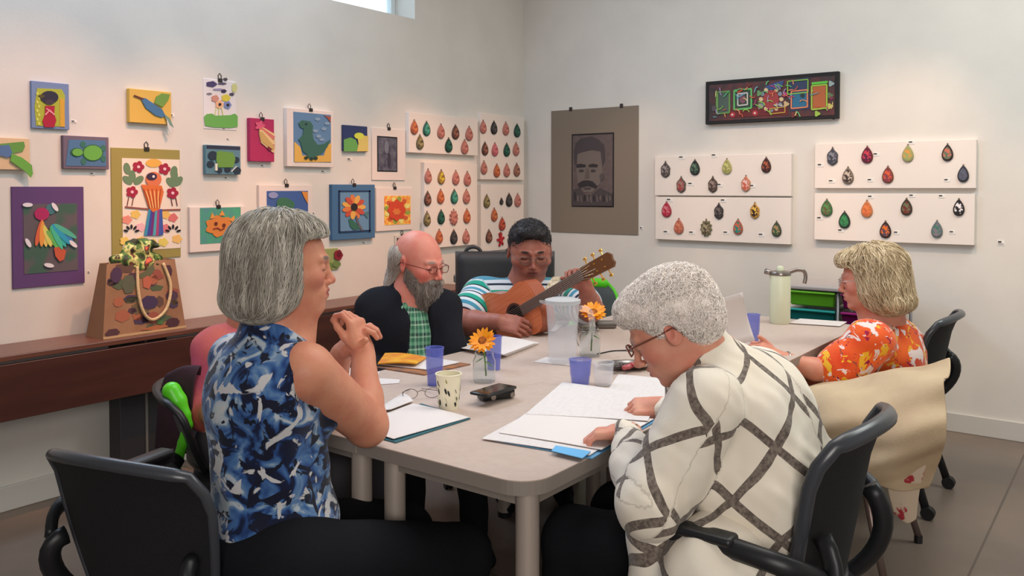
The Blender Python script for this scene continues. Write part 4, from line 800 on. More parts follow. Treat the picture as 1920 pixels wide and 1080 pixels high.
def hand(S, wr, fd, bk, side, curl=(35, 40, 25), spread=4, s=1.0, thumb=(.75, .6, -.25), tc=20, curls=None):
    """five separate fingers on a palm; fd finger direction, bk back of the hand, side +1 right hand"""
    x = Vector(fd).normalized(); z = Vector(bk); z = (z-x*z.dot(x)).normalized(); y = z.cross(x)
    M = Matrix(((x.x, y.x, z.x, wr[0]), (x.y, y.y, z.y, wr[1]), (x.z, y.z, z.z, wr[2]), (0, 0, 0, 1))) @ Matrix.Scale(s, 4)
    S.rbox((.048, .002*side, 0), (.042, .040, .0135), .0125, k=.012, M=M, lab='hand')
    S.ell((.035, .025*side, -.008), (.030, .017, .014), rot=(0, 0, 25*side), k=.01, M=M)
    S.cap((-.02, 0, 0), (.03, 0, 0), .023, .022, k=.02, M=M)
    for i, (yy, ln) in enumerate(((.031, .072), (.0105, .080), (-.0105, .074), (-.030, .058))):
        cu = curls[i] if curls else curl; a = 0; p = Vector((.084-(.006 if i == 3 else 0)-(.002 if i == 0 else 0), yy*side, .001))
        dz = R(spread*(1.5-i)*side); rr = (.0092, .0095, .0090, .0080)[i]
        S.cap(p-Vector((.03, 0, 0)), p, rr, rr, k=.004, M=M)
        for j, fr in enumerate((.46, .30, .24)):
            a += R(cu[j]); d = Vector((math.cos(a)*math.cos(dz), math.cos(a)*math.sin(dz), -math.sin(a))); q = p+d*ln*fr
            S.cap(p, q, rr*(1.02-.10*j), rr*(.92-.10*j), k=.0022, M=M); p = q
    p = Vector((.016, .026*side, -.006)); d = Vector((thumb[0], thumb[1]*side, thumb[2])).normalized()
    for j, (ln, rr) in enumerate(((.040, .0135), (.032, .0110), (.025, .0095))):
        q = p+d*ln; S.cap(p, q, rr, rr*.9, k=.005, M=M); p = q
        d = (Matrix.Rotation(R(-tc*side), 3, 'Z') @ d)
    return M
def arm(S, sh, el, wr, r=(.055, .047, .042, .027), k=.02, lab='arm'):
    sh, el, wr = Vector(sh), Vector(el), Vector(wr)
    S.cap(sh, el, r[0], r[1], k=k, lab=lab+'u'); mid = el.lerp(wr, .35)
    S.cap(el, mid, r[1]*.93, r[2], k=k, lab=lab+'l'); S.cap(mid, wr, r[2], r[3], k=k, lab=lab+'l')
def fld(p, n, lo, hi): return
def face_masks(o, V, M, lip=1, brow=1, blush=1):
    I = np.array(M.inverted()); L = V @ I[:3, :3].T + I[:3, 3]; x, y, z = L[:, 0], L[:, 1], L[:, 2]; ay = np.abs(y)
    def g(cx, cy, cz, rx, ry, rz): return np.clip(1.6-1.6*np.sqrt(((x-cx)/rx)**2+((ay-cy)/ry)**2+((z-cz)/rz)**2), 0, 1)
    attr_f(o, 'lip', lip*np.clip(g(.1, 0, -.063, .03, .026, .0115)*2, 0, 1))
    attr_f(o, 'brow', brow*np.clip(g(.09, .030, .0225, .03, .022, .006)*1.5, 0, 1))
    lash = np.clip(g(.09, .033, -.0062, .02, .016, .0036)*2, 0, 1); mouth = g(.1, 0, -.0634, .012, .021, .0022)
    nost = g(.107, .009, -.0425, .008, .004, .004); attr_f(o, 'dark', np.clip(lash*.9+mouth+nost*.8, 0, 1))
    attr_f(o, 'blush', blush*np.clip(g(.07, .045, -.03, .045, .03, .03)+g(.12, 0, -.034, .02, .018, .02)+g(0, .085, 0, .03, .02, .04)*.8, 0, 1))
def glasses(root, M, m, mg, w=.021, h=.015, rnd=False, name='glasses', x=.112, z=-.003, r=.0013):
    bm = bmesh.new()
    for s in (1, -1):
        n = 20; pts = []
        for i in range(n+1):
            a = 2*math.pi*i/n; c, sn = math.cos(a), math.sin(a); e = 1 if rnd else .6
            pts.append(M @ Vector((x-.004*abs(c), s*.033+w*math.copysign(abs(c)**e, c), z+h*math.copysign(abs(sn)**e, sn))))
        tube(bm, pts, r*1.0, n=6)
        tube(bm, [M @ Vector(p) for p in ((x-.006, s*(.033+w), z+.003), (x-.02, s*.072, z+.006), (.02, s*.083, z+.006), (-.012, s*.086, z+.008), (-.03, s*.084, z-.012))], r, n=6)
    tube(bm, [M @ Vector(p) for p in ((x, .033-w, z+.004), (x+.004, 0, z+.007), (x, -.033+w, z+.004))], r, n=6)
    g = under(root, obj(name, bm, m, smooth=True))
    for s in (1, -1):
        bm = bmesh.new(); vs = []
        for i in range(20):
            a = 2*math.pi*i/20; c, sn = math.cos(a), math.sin(a); e = 1 if rnd else .6
            vs.append(M @ Vector((x-.002, s*.033+w*.97*math.copysign(abs(c)**e, c), z+h*.97*math.copysign(abs(sn)**e, sn))))
        prism(bm, vs, (M.to_3x3() @ Vector((.001, 0, 0)))); le = obj('lens', bm, mg); le.parent = g
    return g
def eyes(root, M, iris=(70, 90, 100), sx=.0855, z=-.003):
    sx -= .0005
    for s in (1, -1):
        bm = bmesh.new(); bmesh.ops.create_uvsphere(bm, u_segments=16, v_segments=10, radius=.0074, matrix=M @ Matrix.Translation((sx, s*.033, z)))
        me = bpy.data.meshes.new('eye'); bm.to_mesh(me); bm.free(); me.materials.append(mat('eye_white', (215, 205, 200), .2)); me.materials.append(mat('eye_dark', (40, 30, 28), .2))
        I = M.inverted()
        for p in me.polygons:
            c = I @ p.center
            if math.hypot(c.y-s*.033, c.z-z) < .0042 and c.x > sx: p.material_index = 1
        under(root, link('eye', me, None, smooth=True))
def value(S, Pn, skip=False):
    f = np.full(len(Pn), .2, np.float32); X, Y, Z = Pn[:, 0], Pn[:, 1], Pn[:, 2]
    for p in S.p:
        d = S.ev(p, X, Y, Z); k = max(p['k'], 1e-4)
        if p['op'] < 0: d = -d; h = np.maximum(k-np.abs(f-d), 0)/k; f = np.maximum(f, d)+h*h*k*.25
        else: h = np.maximum(k-np.abs(f-d), 0)/k; f = np.minimum(f, d)-h*h*k*.25
    return f
def grad(S, Pn):
    e = .002; g = np.stack([value(S, Pn+np.array(v, np.float32)*e)-value(S, Pn-np.array(v, np.float32)*e) for v in ((1, 0, 0), (0, 1, 0), (0, 0, 1))], 1)
    return g/(np.linalg.norm(g, axis=1, keepdims=True)+1e-9)
def strands(root, name, S, V, m, n, steps, step, flow, off=(0, .006), rad=.0009, seed=1, keep=None, parent=None):
    """locks that start on the hair volume and run along it"""
    rs = np.random.RandomState(seed); idx = rs.choice(len(V), min(n, len(V)), replace=False); p = V[idx].astype(np.float32)
    if keep is not None: p = p[keep(p)]
    o = rs.uniform(off[0], off[1], len(p)).astype(np.float32); paths = [p.copy()]; rnd = rs.normal(size=(len(p), 3)).astype(np.float32)
    for i in range(steps):
        g = grad(S, p); d = flow(p, g, rnd, i); d = d-g*(d*g).sum(1, keepdims=True); d /= (np.linalg.norm(d, axis=1, keepdims=True)+1e-6)
        p = p+d*step; p = p-grad(S, p)*(value(S, p)-o)[:, None]; paths.append(p.copy())
    Pt = np.stack(paths, 1); n_, k_ = Pt.shape[:2]
    # three-sided tapered locks as one mesh
    T = np.gradient(Pt, axis=1); T /= np.linalg.norm(T, axis=2, keepdims=True)+1e-9
    U = np.cross(T, rs.normal(size=(n_, 1, 3))); U /= np.linalg.norm(U, axis=2, keepdims=True)+1e-9; W = np.cross(T, U)
    r = rad*(np.linspace(1, .35, k_))[None, :, None]*rs.uniform(.6, 1.5, (n_, 1, 1))
    ring = np.stack([Pt+(U*math.cos(a)+W*math.sin(a))*r for a in (0, 2.094, 4.189)], 2)
    V2 = ring.reshape(-1, 3); b = (np.arange(n_)*k_*3)[:, None, None]; i = (np.arange(k_-1)*3)[None, :, None]; j = np.arange(3)[None, None, :]; j2 = (j+1) % 3
    F = np.stack([b+i+j, b+i+j2, b+i+3+j2, b+i+3+j], 3).reshape(-1, 4)
    o = mesh_np(name, V2, F, m=m); o['kind'] = 'stuff'
    if parent is not None: o.parent = parent
    else: under(root, o)
    return o
def hair_mat(name, c, c2, rough=.55, scale=28, stretch=(1, 1, .12)):
    return mat(name, c, rough, c2=c2, scale=scale, detail=5, stretch=stretch, bump=.35, bscale=90, spec=.3, lo=.3, hi=.7)
# -------- cloth patterns: 'pat' holds (around, along, 0) in metres on each garment
def pattern(S, V, o, frames):
    idx = S.labels(V); D = np.zeros((len(V), 3), np.float32)
    for i in np.unique(idx):
        p = S.p[i]; m = idx == i; v = V[m]
        fr = frames.get(p['lab'])
        if fr is not None:
            I = np.array(fr.inverted()); L = v @ I[:3, :3].T + I[:3, 3]
            D[m, 0] = np.arctan2(L[:, 1], L[:, 0])*.17; D[m, 1] = L[:, 2]; D[m, 2] = 0
        elif p['t'] == 'c':
            a, b = p['a'], p['b']; d = (b-a)/(np.linalg.norm(b-a)+1e-9); t = (v-a) @ d; w_ = v-a-t[:, None]*d
            e1 = np.cross(d, (0, 0, 1.)); e1 /= np.linalg.norm(e1)+1e-9; e2 = np.cross(d, e1)
            D[m, 0] = np.arctan2(w_ @ e2, w_ @ e1)*.06+.3; D[m, 1] = -t+(.37 if p['lab'].endswith('l') else .0); D[m, 2] = 1
        else: D[m, :2] = v[:, [0, 2]]
    attr_vec(o, 'pat', D); return D
def pnodes(name, rough=.8, bump=.15):
    m = mat(name, (200, 200, 200), rough, spec=.2, sheen=.2); N = m.node_tree.nodes; L = m.node_tree.links; b = N['Principled BSDF']
    a = N.new('ShaderNodeAttribute'); a.attribute_name = 'pat'
    def ramp(f, stops, mode='LINEAR'):
        r = N.new('ShaderNodeValToRGB'); r.color_ramp.interpolation = mode; el = r.color_ramp.elements
        while len(el) < len(stops): el.new(.5)
        for e, (p_, c) in zip(el, stops): e.position = p_; e.color = lin(c)
        L.new(f, r.inputs[0]); return r.outputs[0]
    def mix(x, y, f):
        n = N.new('ShaderNodeMix'); n.data_type = 'RGBA'
        for v, s_ in ((f, 0), (x, 6), (y, 7)):
            if hasattr(v, 'is_output') or hasattr(v, 'links'): L.new(v, n.inputs[s_])
            else: n.inputs[s_].default_value = v if s_ == 0 else lin(v)
        return n.outputs[2]
    def mth(op, x, y=0., z=0.):
        n = N.new('ShaderNodeMath'); n.operation = op
        for i, v in enumerate((x, y, z)):
            if isinstance(v, (int, float)): n.inputs[i].default_value = v
            else: L.new(v, n.inputs[i])
        return n.outputs[0]
    def noise(vec, sc, det=3, dist=0):
        n = N.new('ShaderNodeTexNoise'); n.inputs['Scale'].default_value = sc; n.inputs['Detail'].default_value = det; n.inputs['Distortion'].default_value = dist
        L.new(vec, n.inputs[0]); return n
    def out(c): L.new(c, b.inputs['Base Color'])
    tc = N.new('ShaderNodeTexCoord'); obc = tc.outputs['Object']
    nb = noise(obc, 240, 2); bp = N.new('ShaderNodeBump'); bp.inputs['Strength'].default_value = bump; bp.inputs['Distance'].default_value = .002
    L.new(nb.outputs[0], bp.inputs['Height']); L.new(bp.outputs[0], b.inputs['Normal'])
    return m, N, L, a.outputs['Vector'], ramp, mix, mth, noise, out, obc
def blouse_mat():
    m, N, L, pv, ramp, mix, mth, noise, out, obc = pnodes('blue_brushed_print')
    n1 = noise(obc, 12, 2.2, 1.5); n2 = noise(obc, 21, 3, 1.2); n2.inputs['W' if 'W' in n2.inputs and False else 'Scale'].default_value = 24
    c = ramp(n1.outputs[0], [(0, (14, 18, 36)), (.40, (20, 28, 58)), (.455, (40, 72, 128)), (.53, (70, 108, 160)), (.60, (110, 138, 170)), (.645, (172, 184, 196)), (1, (205, 205, 205))], 'LINEAR')
    mp = N.new('ShaderNodeMapping'); mp.inputs['Location'].default_value = (3, 7, 1); L.new(obc, mp.inputs[0]); n3 = noise(mp.outputs[0], 15, 3, 1.8)
    k = ramp(n3.outputs[0], [(0, (0, 0, 0)), (.55, (0, 0, 0)), (.575, (255, 255, 255)), (1, (255, 255, 255))])
    c = mix(c, (20, 24, 44), k)
    mp2 = N.new('ShaderNodeMapping'); mp2.inputs['Location'].default_value = (13, 1, 9); L.new(obc, mp2.inputs[0]); n4 = noise(mp2.outputs[0], 14, 3, 1.6)
    k = ramp(n4.outputs[0], [(0, (0, 0, 0)), (.585, (0, 0, 0)), (.61, (255, 255, 255)), (1, (255, 255, 255))])
    out(mix(c, (196, 194, 196), k)); return m
def lattice_mat():
    """cream cloth with a lattice of thick brown-grey lines"""
    m, N, L, pv, ramp, mix, mth, noise, out, obc = pnodes('cream_brown_lattice')
    nz = noise(obc, 5, 2, 0); sp = N.new('ShaderNodeSeparateXYZ'); L.new(pv, sp.inputs[0])
    wv = mth('MULTIPLY', mth('SUBTRACT', nz.outputs[0], .5), .05); x = mth('ADD', sp.outputs[0], wv); y = mth('SUBTRACT', sp.outputs[1], wv)
    res = None
    for a_, b_, sz, off in ((.78, .62, .135, .0), (-.72, .70, .130, .05)):
        u = mth('ADD', mth('MULTIPLY', x, a_), mth('MULTIPLY', y, b_)); f = mth('FRACT', mth('ADD', mth('DIVIDE', u, sz), 10+off/sz))
        d = mth('MULTIPLY', mth('ABSOLUTE', mth('SUBTRACT', f, .5)), sz); k = mth('LESS_THAN', d, .0088); res = k if res is None else mth('MAXIMUM', res, k)
    tw = noise(obc, 120, 2); lc = ramp(tw.outputs[0], [(.35, (92, 82, 76)), (.65, (132, 120, 110))])
    nb = noise(obc, 6, 3); base = ramp(nb.outputs[0], [(.3, (226, 214, 196)), (.7, (236, 228, 214))])
    out(mix(base, lc, res)); return m
def stripe_mat():
    m, N, L, pv, ramp, mix, mth, noise, out, obc = pnodes('teal_striped_polo')
    sp = N.new('ShaderNodeSeparateXYZ'); L.new(pv, sp.inputs[0]); f = mth('FRACT', mth('ADD', mth('DIVIDE', sp.outputs[1], .115), 20.35))
    c = ramp(f, [(0, (26, 150, 128)), (.24, (26, 150, 128)), (.25, (205, 210, 215)), (.42, (205, 210, 215)), (.43, (30, 40, 60)), (.50, (30, 40, 60)), (.51, (200, 205, 212)), (.62, (200, 205, 212)), (.63, (70, 140, 165)), (.78, (70, 140, 165)), (.79, (205, 210, 215)), (.92, (205, 210, 215)), (.93, (25, 35, 50)), (1, (25, 35, 50))], 'CONSTANT')
    out(c); return m
def check_mat():
    m, N, L, pv, ramp, mix, mth, noise, out, obc = pnodes('green_check_shirt')
    sp = N.new('ShaderNodeSeparateXYZ'); L.new(pv, sp.inputs[0]); ks = []
    for s_, sz in ((0, .042), (1, .05)):
        f = mth('FRACT', mth('ADD', mth('DIVIDE', sp.outputs[s_], sz), 10)); ks.append(f)
    a1 = ramp(ks[0], [(0, (58, 118, 92)), (.3, (130, 176, 150)), (.5, (190, 212, 196)), (.58, (24, 40, 48)), (.72, (24, 40, 48)), (.75, (120, 170, 140)), (1, (58, 118, 92))], 'CONSTANT')
    a2 = ramp(ks[1], [(0, (50, 112, 86)), (.3, (160, 196, 170)), (.45, (26, 44, 50)), (.62, (30, 60, 58)), (.7, (110, 170, 135)), (1, (50, 112, 86))], 'CONSTANT')
    out(mix(a1, a2, .5)); return m
def floral_mat():
    m, N, L, pv, ramp, mix, mth, noise, out, obc = pnodes('orange_floral')
    n0 = noise(obc, 6, 2); base = ramp(n0.outputs[0], [(.35, (206, 62, 24)), (.65, (232, 104, 40))])
    def blobs(loc, sc, th, col, base):
        mp = N.new('ShaderNodeMapping'); mp.inputs['Location'].default_value = loc; L.new(obc, mp.inputs[0]); n = noise(mp.outputs[0], sc, 3, 1.5)
        k = ramp(n.outputs[0], [(0, (0, 0, 0)), (th, (0, 0, 0)), (th+.02, (255, 255, 255)), (1, (255, 255, 255))]); return mix(base, col, k)
    base = blobs((1, 2, 3), 12, .58, (228, 170, 40), base); base = blobs((8, 2, 5), 16, .585, (225, 205, 200), base)
    base = blobs((4, 9, 1), 22, .64, (150, 20, 60), base); base = blobs((7, 7, 7), 26, .66, (96, 70, 60), base); out(base); return m
BLACKCLOTH = mat('black_cloth', (22, 23, 27), .9, bump=.3, bscale=200, spec=.15)
def cloth(root, name, S, h, m, seed, amp=.004, fr=22, frames=None, fine=(), hf=None, label=None, st=(1, 1, 1)):
    V, F = S.build(h, fine, hf, disp=wob(seed, fr, amp, st=st) if amp else None)
    o = mesh_np(name, V, F, m=m); pattern(S, V, o, frames or {}); under(root, o)
    if label: o['label'] = label
    return o
def legs(S, pel, yaw, fw=.42, zk=.50, r=(.085, .062, .05, .04), sp=.10, ks=.12, lab='', foot=True, lean=0):
    """thighs, shins of a seated figure; returns ankle points"""
    f = Vector((math.cos(yaw), math.sin(yaw), 0)); l = Vector((-f.y, f.x, 0)); out = []
    for s in (1, -1):
        hp = Vector(pel)+l*sp*s-Vector((0, 0, .02)); kn = Vector(pel)+f*fw+l*ks*s; kn.z = zk; an = kn+f*.03+l*.01*s; an.z = .10
        S.cap(hp, kn, r[0], r[1], k=.03, lab=lab); S.cap(kn, an, r[1]*.95, r[3], k=.02, lab=lab); out.append((an, f))
    return out
def shoes(root, ans, m):
    for an, f in ans:
        S = SDF(); a = an.copy(); a.z = .05; S.cap(a-f*.02, a+f*.05, .045, .042, k=.02); S.cap(a+f*.05, a+f*.15-Vector((0, 0, .015)), .042, .032, k=.02)
        S.cap((a.x, a.y, .07), (a.x, a.y, .11), .045, .042, k=.02); S.rbox((a.x, a.y, -.045), (.4, .4, .05), .001, k=.003, op=-1)
        V, F = S.build(.009); under(root, mesh_np('shoe', V, F, m=m))
def finish_body(root, S, M, m, h=.006, hf=.0027, hands=(), **kw):
    c = M.translation; hs = .125*M.to_scale()[0]
    fine = [((c.x-hs, c.y-hs, c.z-hs-.01), (c.x+hs, c.y+hs, c.z+hs+.01))]
    for p in hands: fine.append(((p[0]-.09, p[1]-.09, p[2]-.07), (p[0]+.09, p[1]+.09, p[2]+.07)))
    V, F = S.build(h, fine, hf); o = mesh_np('body', V, F, m=m); face_masks(o, V, M, **kw); return under(root, o)
LENS = mat('lens_glass', (240, 245, 245), .03, trans=1, ior=1.02, spec=.2)
def V3(v): return Vector(v)
def dirw(F_, R_, U_=0):   # camera-frame direction (forward, right, up) as a world vector
    return Vector((math.cos(A), math.sin(A), 0))*F_ + RT*R_ + Vector((0, 0, U_))
# ---------------------------------------------------------------- woman in the blue sleeveless blouse
def woman_blue():
    yaw = yawcam(505, 121); f = Vector((math.cos(yaw), math.sin(yaw), 0)); l = Vector((-f.y, f.x, 0))
    pel = P(512, 1010, 2.03); root = thing('person', 'woman with a grey bob in a blue sleeveless blouse, elbow on the near table end', 'person', (pel.x, pel.y, 0))
    hc = P(534, 497, 2.06); M = HM(hc, yawcam(548, 92), 3, 0, 1.02)
    sk = skin_mat('skin_woman_blue', (205, 140, 112), (192, 112, 92), (165, 75, 72), (70, 40, 38), (110, 95, 85))
    S = SDF(); head(S, M, nose=1.0, fat=.006)
    nb = P(520, 618, 2.09); S.cap(M @ Vector((-.02, 0, -.05)), nb, .056, .064, k=.03)
    S.cap(M @ Vector((.045, 0, -.088)), nb+f*.03, .044, .052, k=.03)
    shR = P(573, 697, 1.99); shL = P(437, 672, 2.2); ch = P(506, 760, 2.08)
    S.cap(nb, P(508, 900, 2.06), .08, .1, k=.05); S.cap(shL, shR, .055, .06, k=.05); S.cap(nb-Vector((0, 0, .03)), ch, .075, .1, k=.04)
    elR = P(688, 797, 2.2); wrR = P(680, 655, 2.29); elL = P(612, 780, 2.40); wrL = P(640, 664, 2.33)
    arm(S, shR, elR, wrR, (.068, .055, .044, .029)); arm(S, shL, elL, wrL, (.05, .05, .042, .028))
    hand(S, wrR, dirw(.10, -.25, .9), dirw(-.35, .9, .15), 1, curls=[(30, 55, 40), (38, 60, 40), (45, 62, 40), (50, 62, 40)], thumb=(.85, .35, -.4), s=.95)
    hand(S, wrL, dirw(-.10, .55, .75), dirw(-.15, -.6, .75), -1, curls=[(28, 50, 35), (32, 52, 35), (36, 52, 35), (42, 52, 35)], thumb=(.80, .55, -.2), s=.98, tc=8)
    legs(S, pel, yaw, .44, .41, (.075, .055, .045, .034))
    finish_body(root, S, M, sk, hands=(P(675, 605, 2.32),))
    eyes(root, M, sx=.0842)
    # blouse
    S = SDF(); B = BM(P(506, 800, 2.07), yaw)
    S.ell((-.015, 0, .075), (.135, .165, .155), k=.05, M=B, lab='t'); S.ell((0, 0, -.10), (.138, .150, .16), k=.06, M=B, lab='t')
    S.ell((.005, 0, -.24), (.155, .165, .11), k=.06, M=B, lab='t'); S.cap(shL+Vector((0, 0, .0)), shR+Vector((0, 0, .0)), .064, .064, k=.05, lab='t')
    S.cap(nb-f*.01-Vector((0, 0, .005)), ch, .078, .11, k=.05, lab='t'); S.cap(nb-f*.01, nb+Vector((0, 0, .02)), .074, .067, k=.03, lab='t')
    S.ell((.115, 0, .04), (.05, .13, .07), k=.05, M=B, lab='t')
    S.cap(nb+f*.02-Vector((0, 0, .03)), nb+f*.012+Vector((0, 0, .1)), .058, .066, k=.006, op=-1); S.cap(nb+f*.10-Vector((0, 0, .03)), nb+f*.08+Vector((0, 0, .05)), .05, .06, k=.006, op=-1)
    o_ = -l
    S.ell(shR+o_*.075-Vector((0, 0, .03))+f*.01, (.088, .062, .10), rot=(0, 0, math.degrees(yaw)), k=.008, op=-1)
    S.ell(shL-o_*.105-Vector((0, 0, .03))+f*.01, (.085, .062, .10), rot=(0, 0, math.degrees(yaw)), k=.008, op=-1)
    S.rbox(P(512, 1056, 2.03)-Vector((0, 0, .2))+f*.04, (.4, .4, .2), .01, rot=(0, -14, math.degrees(yaw)), k=.006, op=-1)
    cloth(root, 'blouse', S, .006, blouse_mat(), 3, .0045, 20, {'t': B})
    S = SDF(); S.ell(pel+Vector((0, 0, -.03)), (.15, .175, .12), rot=(0, 0, math.degrees(yaw)), k=.05); an = legs(S, pel-Vector((0, 0, .02)), yaw, .50, .41, (.115, .088, .066, .06))
    cloth(root, 'trousers', S, .009, BLACKCLOTH, 5, .003, 20); shoes(root, an, BLACKCLOTH)
    # hair: chin-length bob, ears covered
    S = SDF(); S.ell((-.020, 0, .040), (.118, .098, .094), k=.03, M=M); S.ell((-.038, 0, -.03), (.098, .108, .09), k=.04, M=M)
    S.ell((-.055, 0, -.085), (.085, .105, .048), k=.03, M=M); S.ell((.036, 0, .078), (.056, .074, .036), k=.02, M=M)
    S.rbox((.114, 0, -.035), (.075, .2, .115), .03, rot=(0, -6, 0), k=.02, op=-1, M=M)
    S.ell((.02, 0, -.125), (.075, .075, .06), k=.02, op=-1, M=M)
    hm = hair_mat('grey_bob', (92, 88, 78), (148, 142, 130)); I = np.array(M.inverted())
    dw = wob(9, 60, .0022, st=(1, 1, .12)); V, F = S.build(.0045, disp=lambda X, Y, Z: dw(X, Y, Z)+wob(19, 20, .006)(X, Y, Z)); hr = under(root, mesh_np('hair', V, F, m=hm))
    hcn = np.array(M @ Vector((-.01, .02, .16)))
    def flow(p, g, rnd, i):
        d = p-hcn; d[:, 2] = -.02-np.abs(p[:, 2]-hcn[2])*1.3; d /= np.linalg.norm(d, axis=1, keepdims=True)+1e-6; return d+rnd*.16
    strands(root, 'hair_locks', S, V, hair_mat('grey_bob_locks', (140, 132, 120), (216, 208, 196), scale=40), 3600, 10, .013, flow, (-.003, .009), .0012, 4, parent=None)
    return root
# ---------------------------------------------------------------- woman in the cream lattice shirt
def woman_cream():
    yaw = yawcam(1400, -112); f = Vector((math.cos(yaw), math.sin(yaw), 0)); l = Vector((-f.y, f.x, 0)); yd = math.degrees(yaw)
    pel = P(1425, 1020, 2.02); root = thing('person', 'white-haired woman in a cream shirt with brown lattice lines, head bent over papers', 'person', (pel.x, pel.y, 0))
    hc = P(1262, 612, 2.02); M = HM(hc, yawcam(1255, -97), 33, 0, 1.04)
    sk = skin_mat('skin_woman_cream', (214, 152, 128), (206, 122, 104), (176, 96, 88), (80, 44, 40), (190, 170, 160))
    S = SDF(); head(S, M, nose=1.06, fat=.003); nb = P(1335, 690, 2.07)
    S.cap(M @ Vector((-.03, 0, -.035)), nb, .056, .062, k=.04); S.cap(M @ Vector((.03, 0, -.08)), nb+f*.05, .04, .05, k=.03)
    shL = P(1318, 760, 1.90); shR = P(1420, 715, 2.20); elL = P(1222, 935, 1.88); wrL = P(1174, 812, 2.20); elR = P(1310, 830, 2.40); wrR = P(1240, 762, 2.50)
    S.cap(nb, pel+Vector((0, 0, .05)), .09, .11, k=.04); S.cap(shL, shR, .05, .05, k=.05)
    arm(S, shL, elL, wrL, (.05, .042, .036, .026)); arm(S, shR, elR, wrR, (.05, .042, .036, .026))
    hand(S, wrL+Vector((0, 0, .002)), dirw(.18, -1, -.10), dirw(.1, 0, 1), -1, curl=(34, 40, 25), s=.93, thumb=(.7, .55, -.4))
    hand(S, wrR, dirw(.05, -1, -.05), dirw(-.5, 0, .9), 1, curl=(45, 55, 40), s=.93, thumb=(.85, .35, -.3))
    legs(S, pel, yaw, .42, .50, (.075, .055, .045, .034))
    finish_body(root, S, M, sk, hands=(P(1140, 800, 2.22), P(1210, 755, 2.5)), brow=.5)
    eyes(root, M, sx=.0838)
    g = glasses(root, M @ Matrix.Rotation(R(-4), 4, 'Y'), mat('brown_frame', (120, 66, 50), .35), LENS, .020, .013, r=.0021); g['label'] = 'thin brown glasses'
    # shirt
    S = SDF(); B = BM(P(1402, 850, 2.04), yaw, 10)
    S.ell((.0, 0, .09), (.17, .205, .17), k=.06, M=B, lab='t'); S.ell((-.02, 0, -.07), (.20, .212, .18), k=.06, M=B, lab='t')
    S.ell((.01, 0, -.20), (.175, .185, .11), k=.05, M=B, lab='t')
    S.cap(nb-f*.02-Vector((0, 0, .02)), P(1400, 790, 2.05), .085, .13, k=.06, lab='t'); S.cap(shL, shR, .07, .07, k=.05, lab='t')
    nc = P(1302, 662, 2.05); S.cap(P(1362, 722, 2.07), nc, .104, .084, k=.03, lab='t')
    m1 = elL+(shL-elL)*.02; S.cap(shL, elL+Vector((0, 0, -.01)), .078, .077, k=.04, lab='au'); S.cap(elL, elL.lerp(wrL, .45), .075, .060, k=.03, lab='al'); S.cap(elL.lerp(wrL, .45), elL.lerp(wrL, .88), .060, .040, k=.02, lab='al')
    S.cap(elL.lerp(wrL, .86), elL.lerp(wrL, .97), .043, .041, k=.008, lab='al')
    S.cap(shR, elR, .075, .07, k=.04, lab='bu'); S.cap(elR, elR.lerp(wrR, .85), .065, .042, k=.03, lab='bl')
    dn = (nc-nb).normalized(); dn = (nc-P(1362, 722, 2.07)).normalized(); S.cap(nc+dn*.03, nc+dn*.2, .076, .09, k=.004, op=-1); S.rbox(nc+dn*.13, (.09, .12, .12), .005, rot=[math.degrees(v) for v in dn.to_track_quat('X', 'Z').to_euler()], k=.004, op=-1); S.cap(wrL.lerp(elL, .06), wrL, .033, .035, k=.004, op=-1)
    dA = wob(11, 16, .007, st=(1, 1, .7)); dB = wob(12, 45, .002)
    V, F = S.build(.0055, disp=lambda X, Y, Z: dA(X, Y, Z)+dB(X, Y, Z)); o = mesh_np('shirt', V, F, m=lattice_mat()); pattern(S, V, o, {'t': B}); under(root, o)
    # shirt tail hanging at the front and below the chair arm
    S = SDF(); t0 = P(1345, 985, 1.86); S.ell(t0-Vector((0, 0, .12)), (.12, .15, .15), rot=(0, 0, yd), k=.03, lab='t'); t1 = P(1222, 1030, 1.92); S.cap(t1+Vector((0, 0, .1)), t1-Vector((0, 0, .08)), .05, .062, k=.03, lab='t')
    o = cloth(root, 'shirt_tail', S, .008, lattice_mat(), 13, .006, 20, {'t': B})
    S = SDF(); S.ell(pel+Vector((0, 0, -.05)), (.15, .18, .12), rot=(0, 0, yd), k=.05); an = legs(S, pel-Vector((0, 0, .02)), yaw, .45, .50, (.11, .085, .066, .055))
    cloth(root, 'trousers', S, .009, BLACKCLOTH, 15, .003, 20); shoes(root, an, BLACKCLOTH)
    # short curly hair
    S = SDF(); S.ell((-.022, 0, .050), (.104, .087, .080), k=.03, M=M); S.ell((-.055, 0, .0), (.066, .080, .070), k=.03, M=M); S.ell((.046, 0, .080), (.055, .070, .038), k=.03, M=M)
    S.ell((-.02, .06, .03), (.055, .032, .045), k=.02, M=M); S.ell((-.02, -.06, .03), (.055, .032, .045), k=.02, M=M)
    S.rbox((.115, 0, -.05), (.055, .2, .105), .03, rot=(0, -14, 0), k=.015, op=-1, M=M); S.rbox((.045, 0, -.09), (.075, .2, .085), .03, k=.015, op=-1, M=M)
    for s in (1, -1): S.ell((-.004, .088*s, -.012), (.024, .03, .036), k=.01, op=-1, M=M)
    hm = mat('white_curls', (240, 226, 218), .7, c2=(252, 244, 240), scale=60, bump=.3, bscale=120, spec=.2)
    d1 = wob(21, 55, .0035); d2 = wob(22, 25, .004); V, F = S.build(.004, disp=lambda X, Y, Z: d1(X, Y, Z)+d2(X, Y, Z)); under(root, mesh_np('hair', V, F, m=hm))
    def flow(p, g, rnd, i): return np.roll(rnd, i//3, axis=1)*np.array([1, -1, 1])**(i//2)+np.array([0, 0, -.3])
    strands(root, 'hair_locks', S, V, mat('white_curl_locks', (252, 242, 234), .85, spec=.1), 7500, 7, .007, flow, (.001, .009), .0010, 8)
    return root
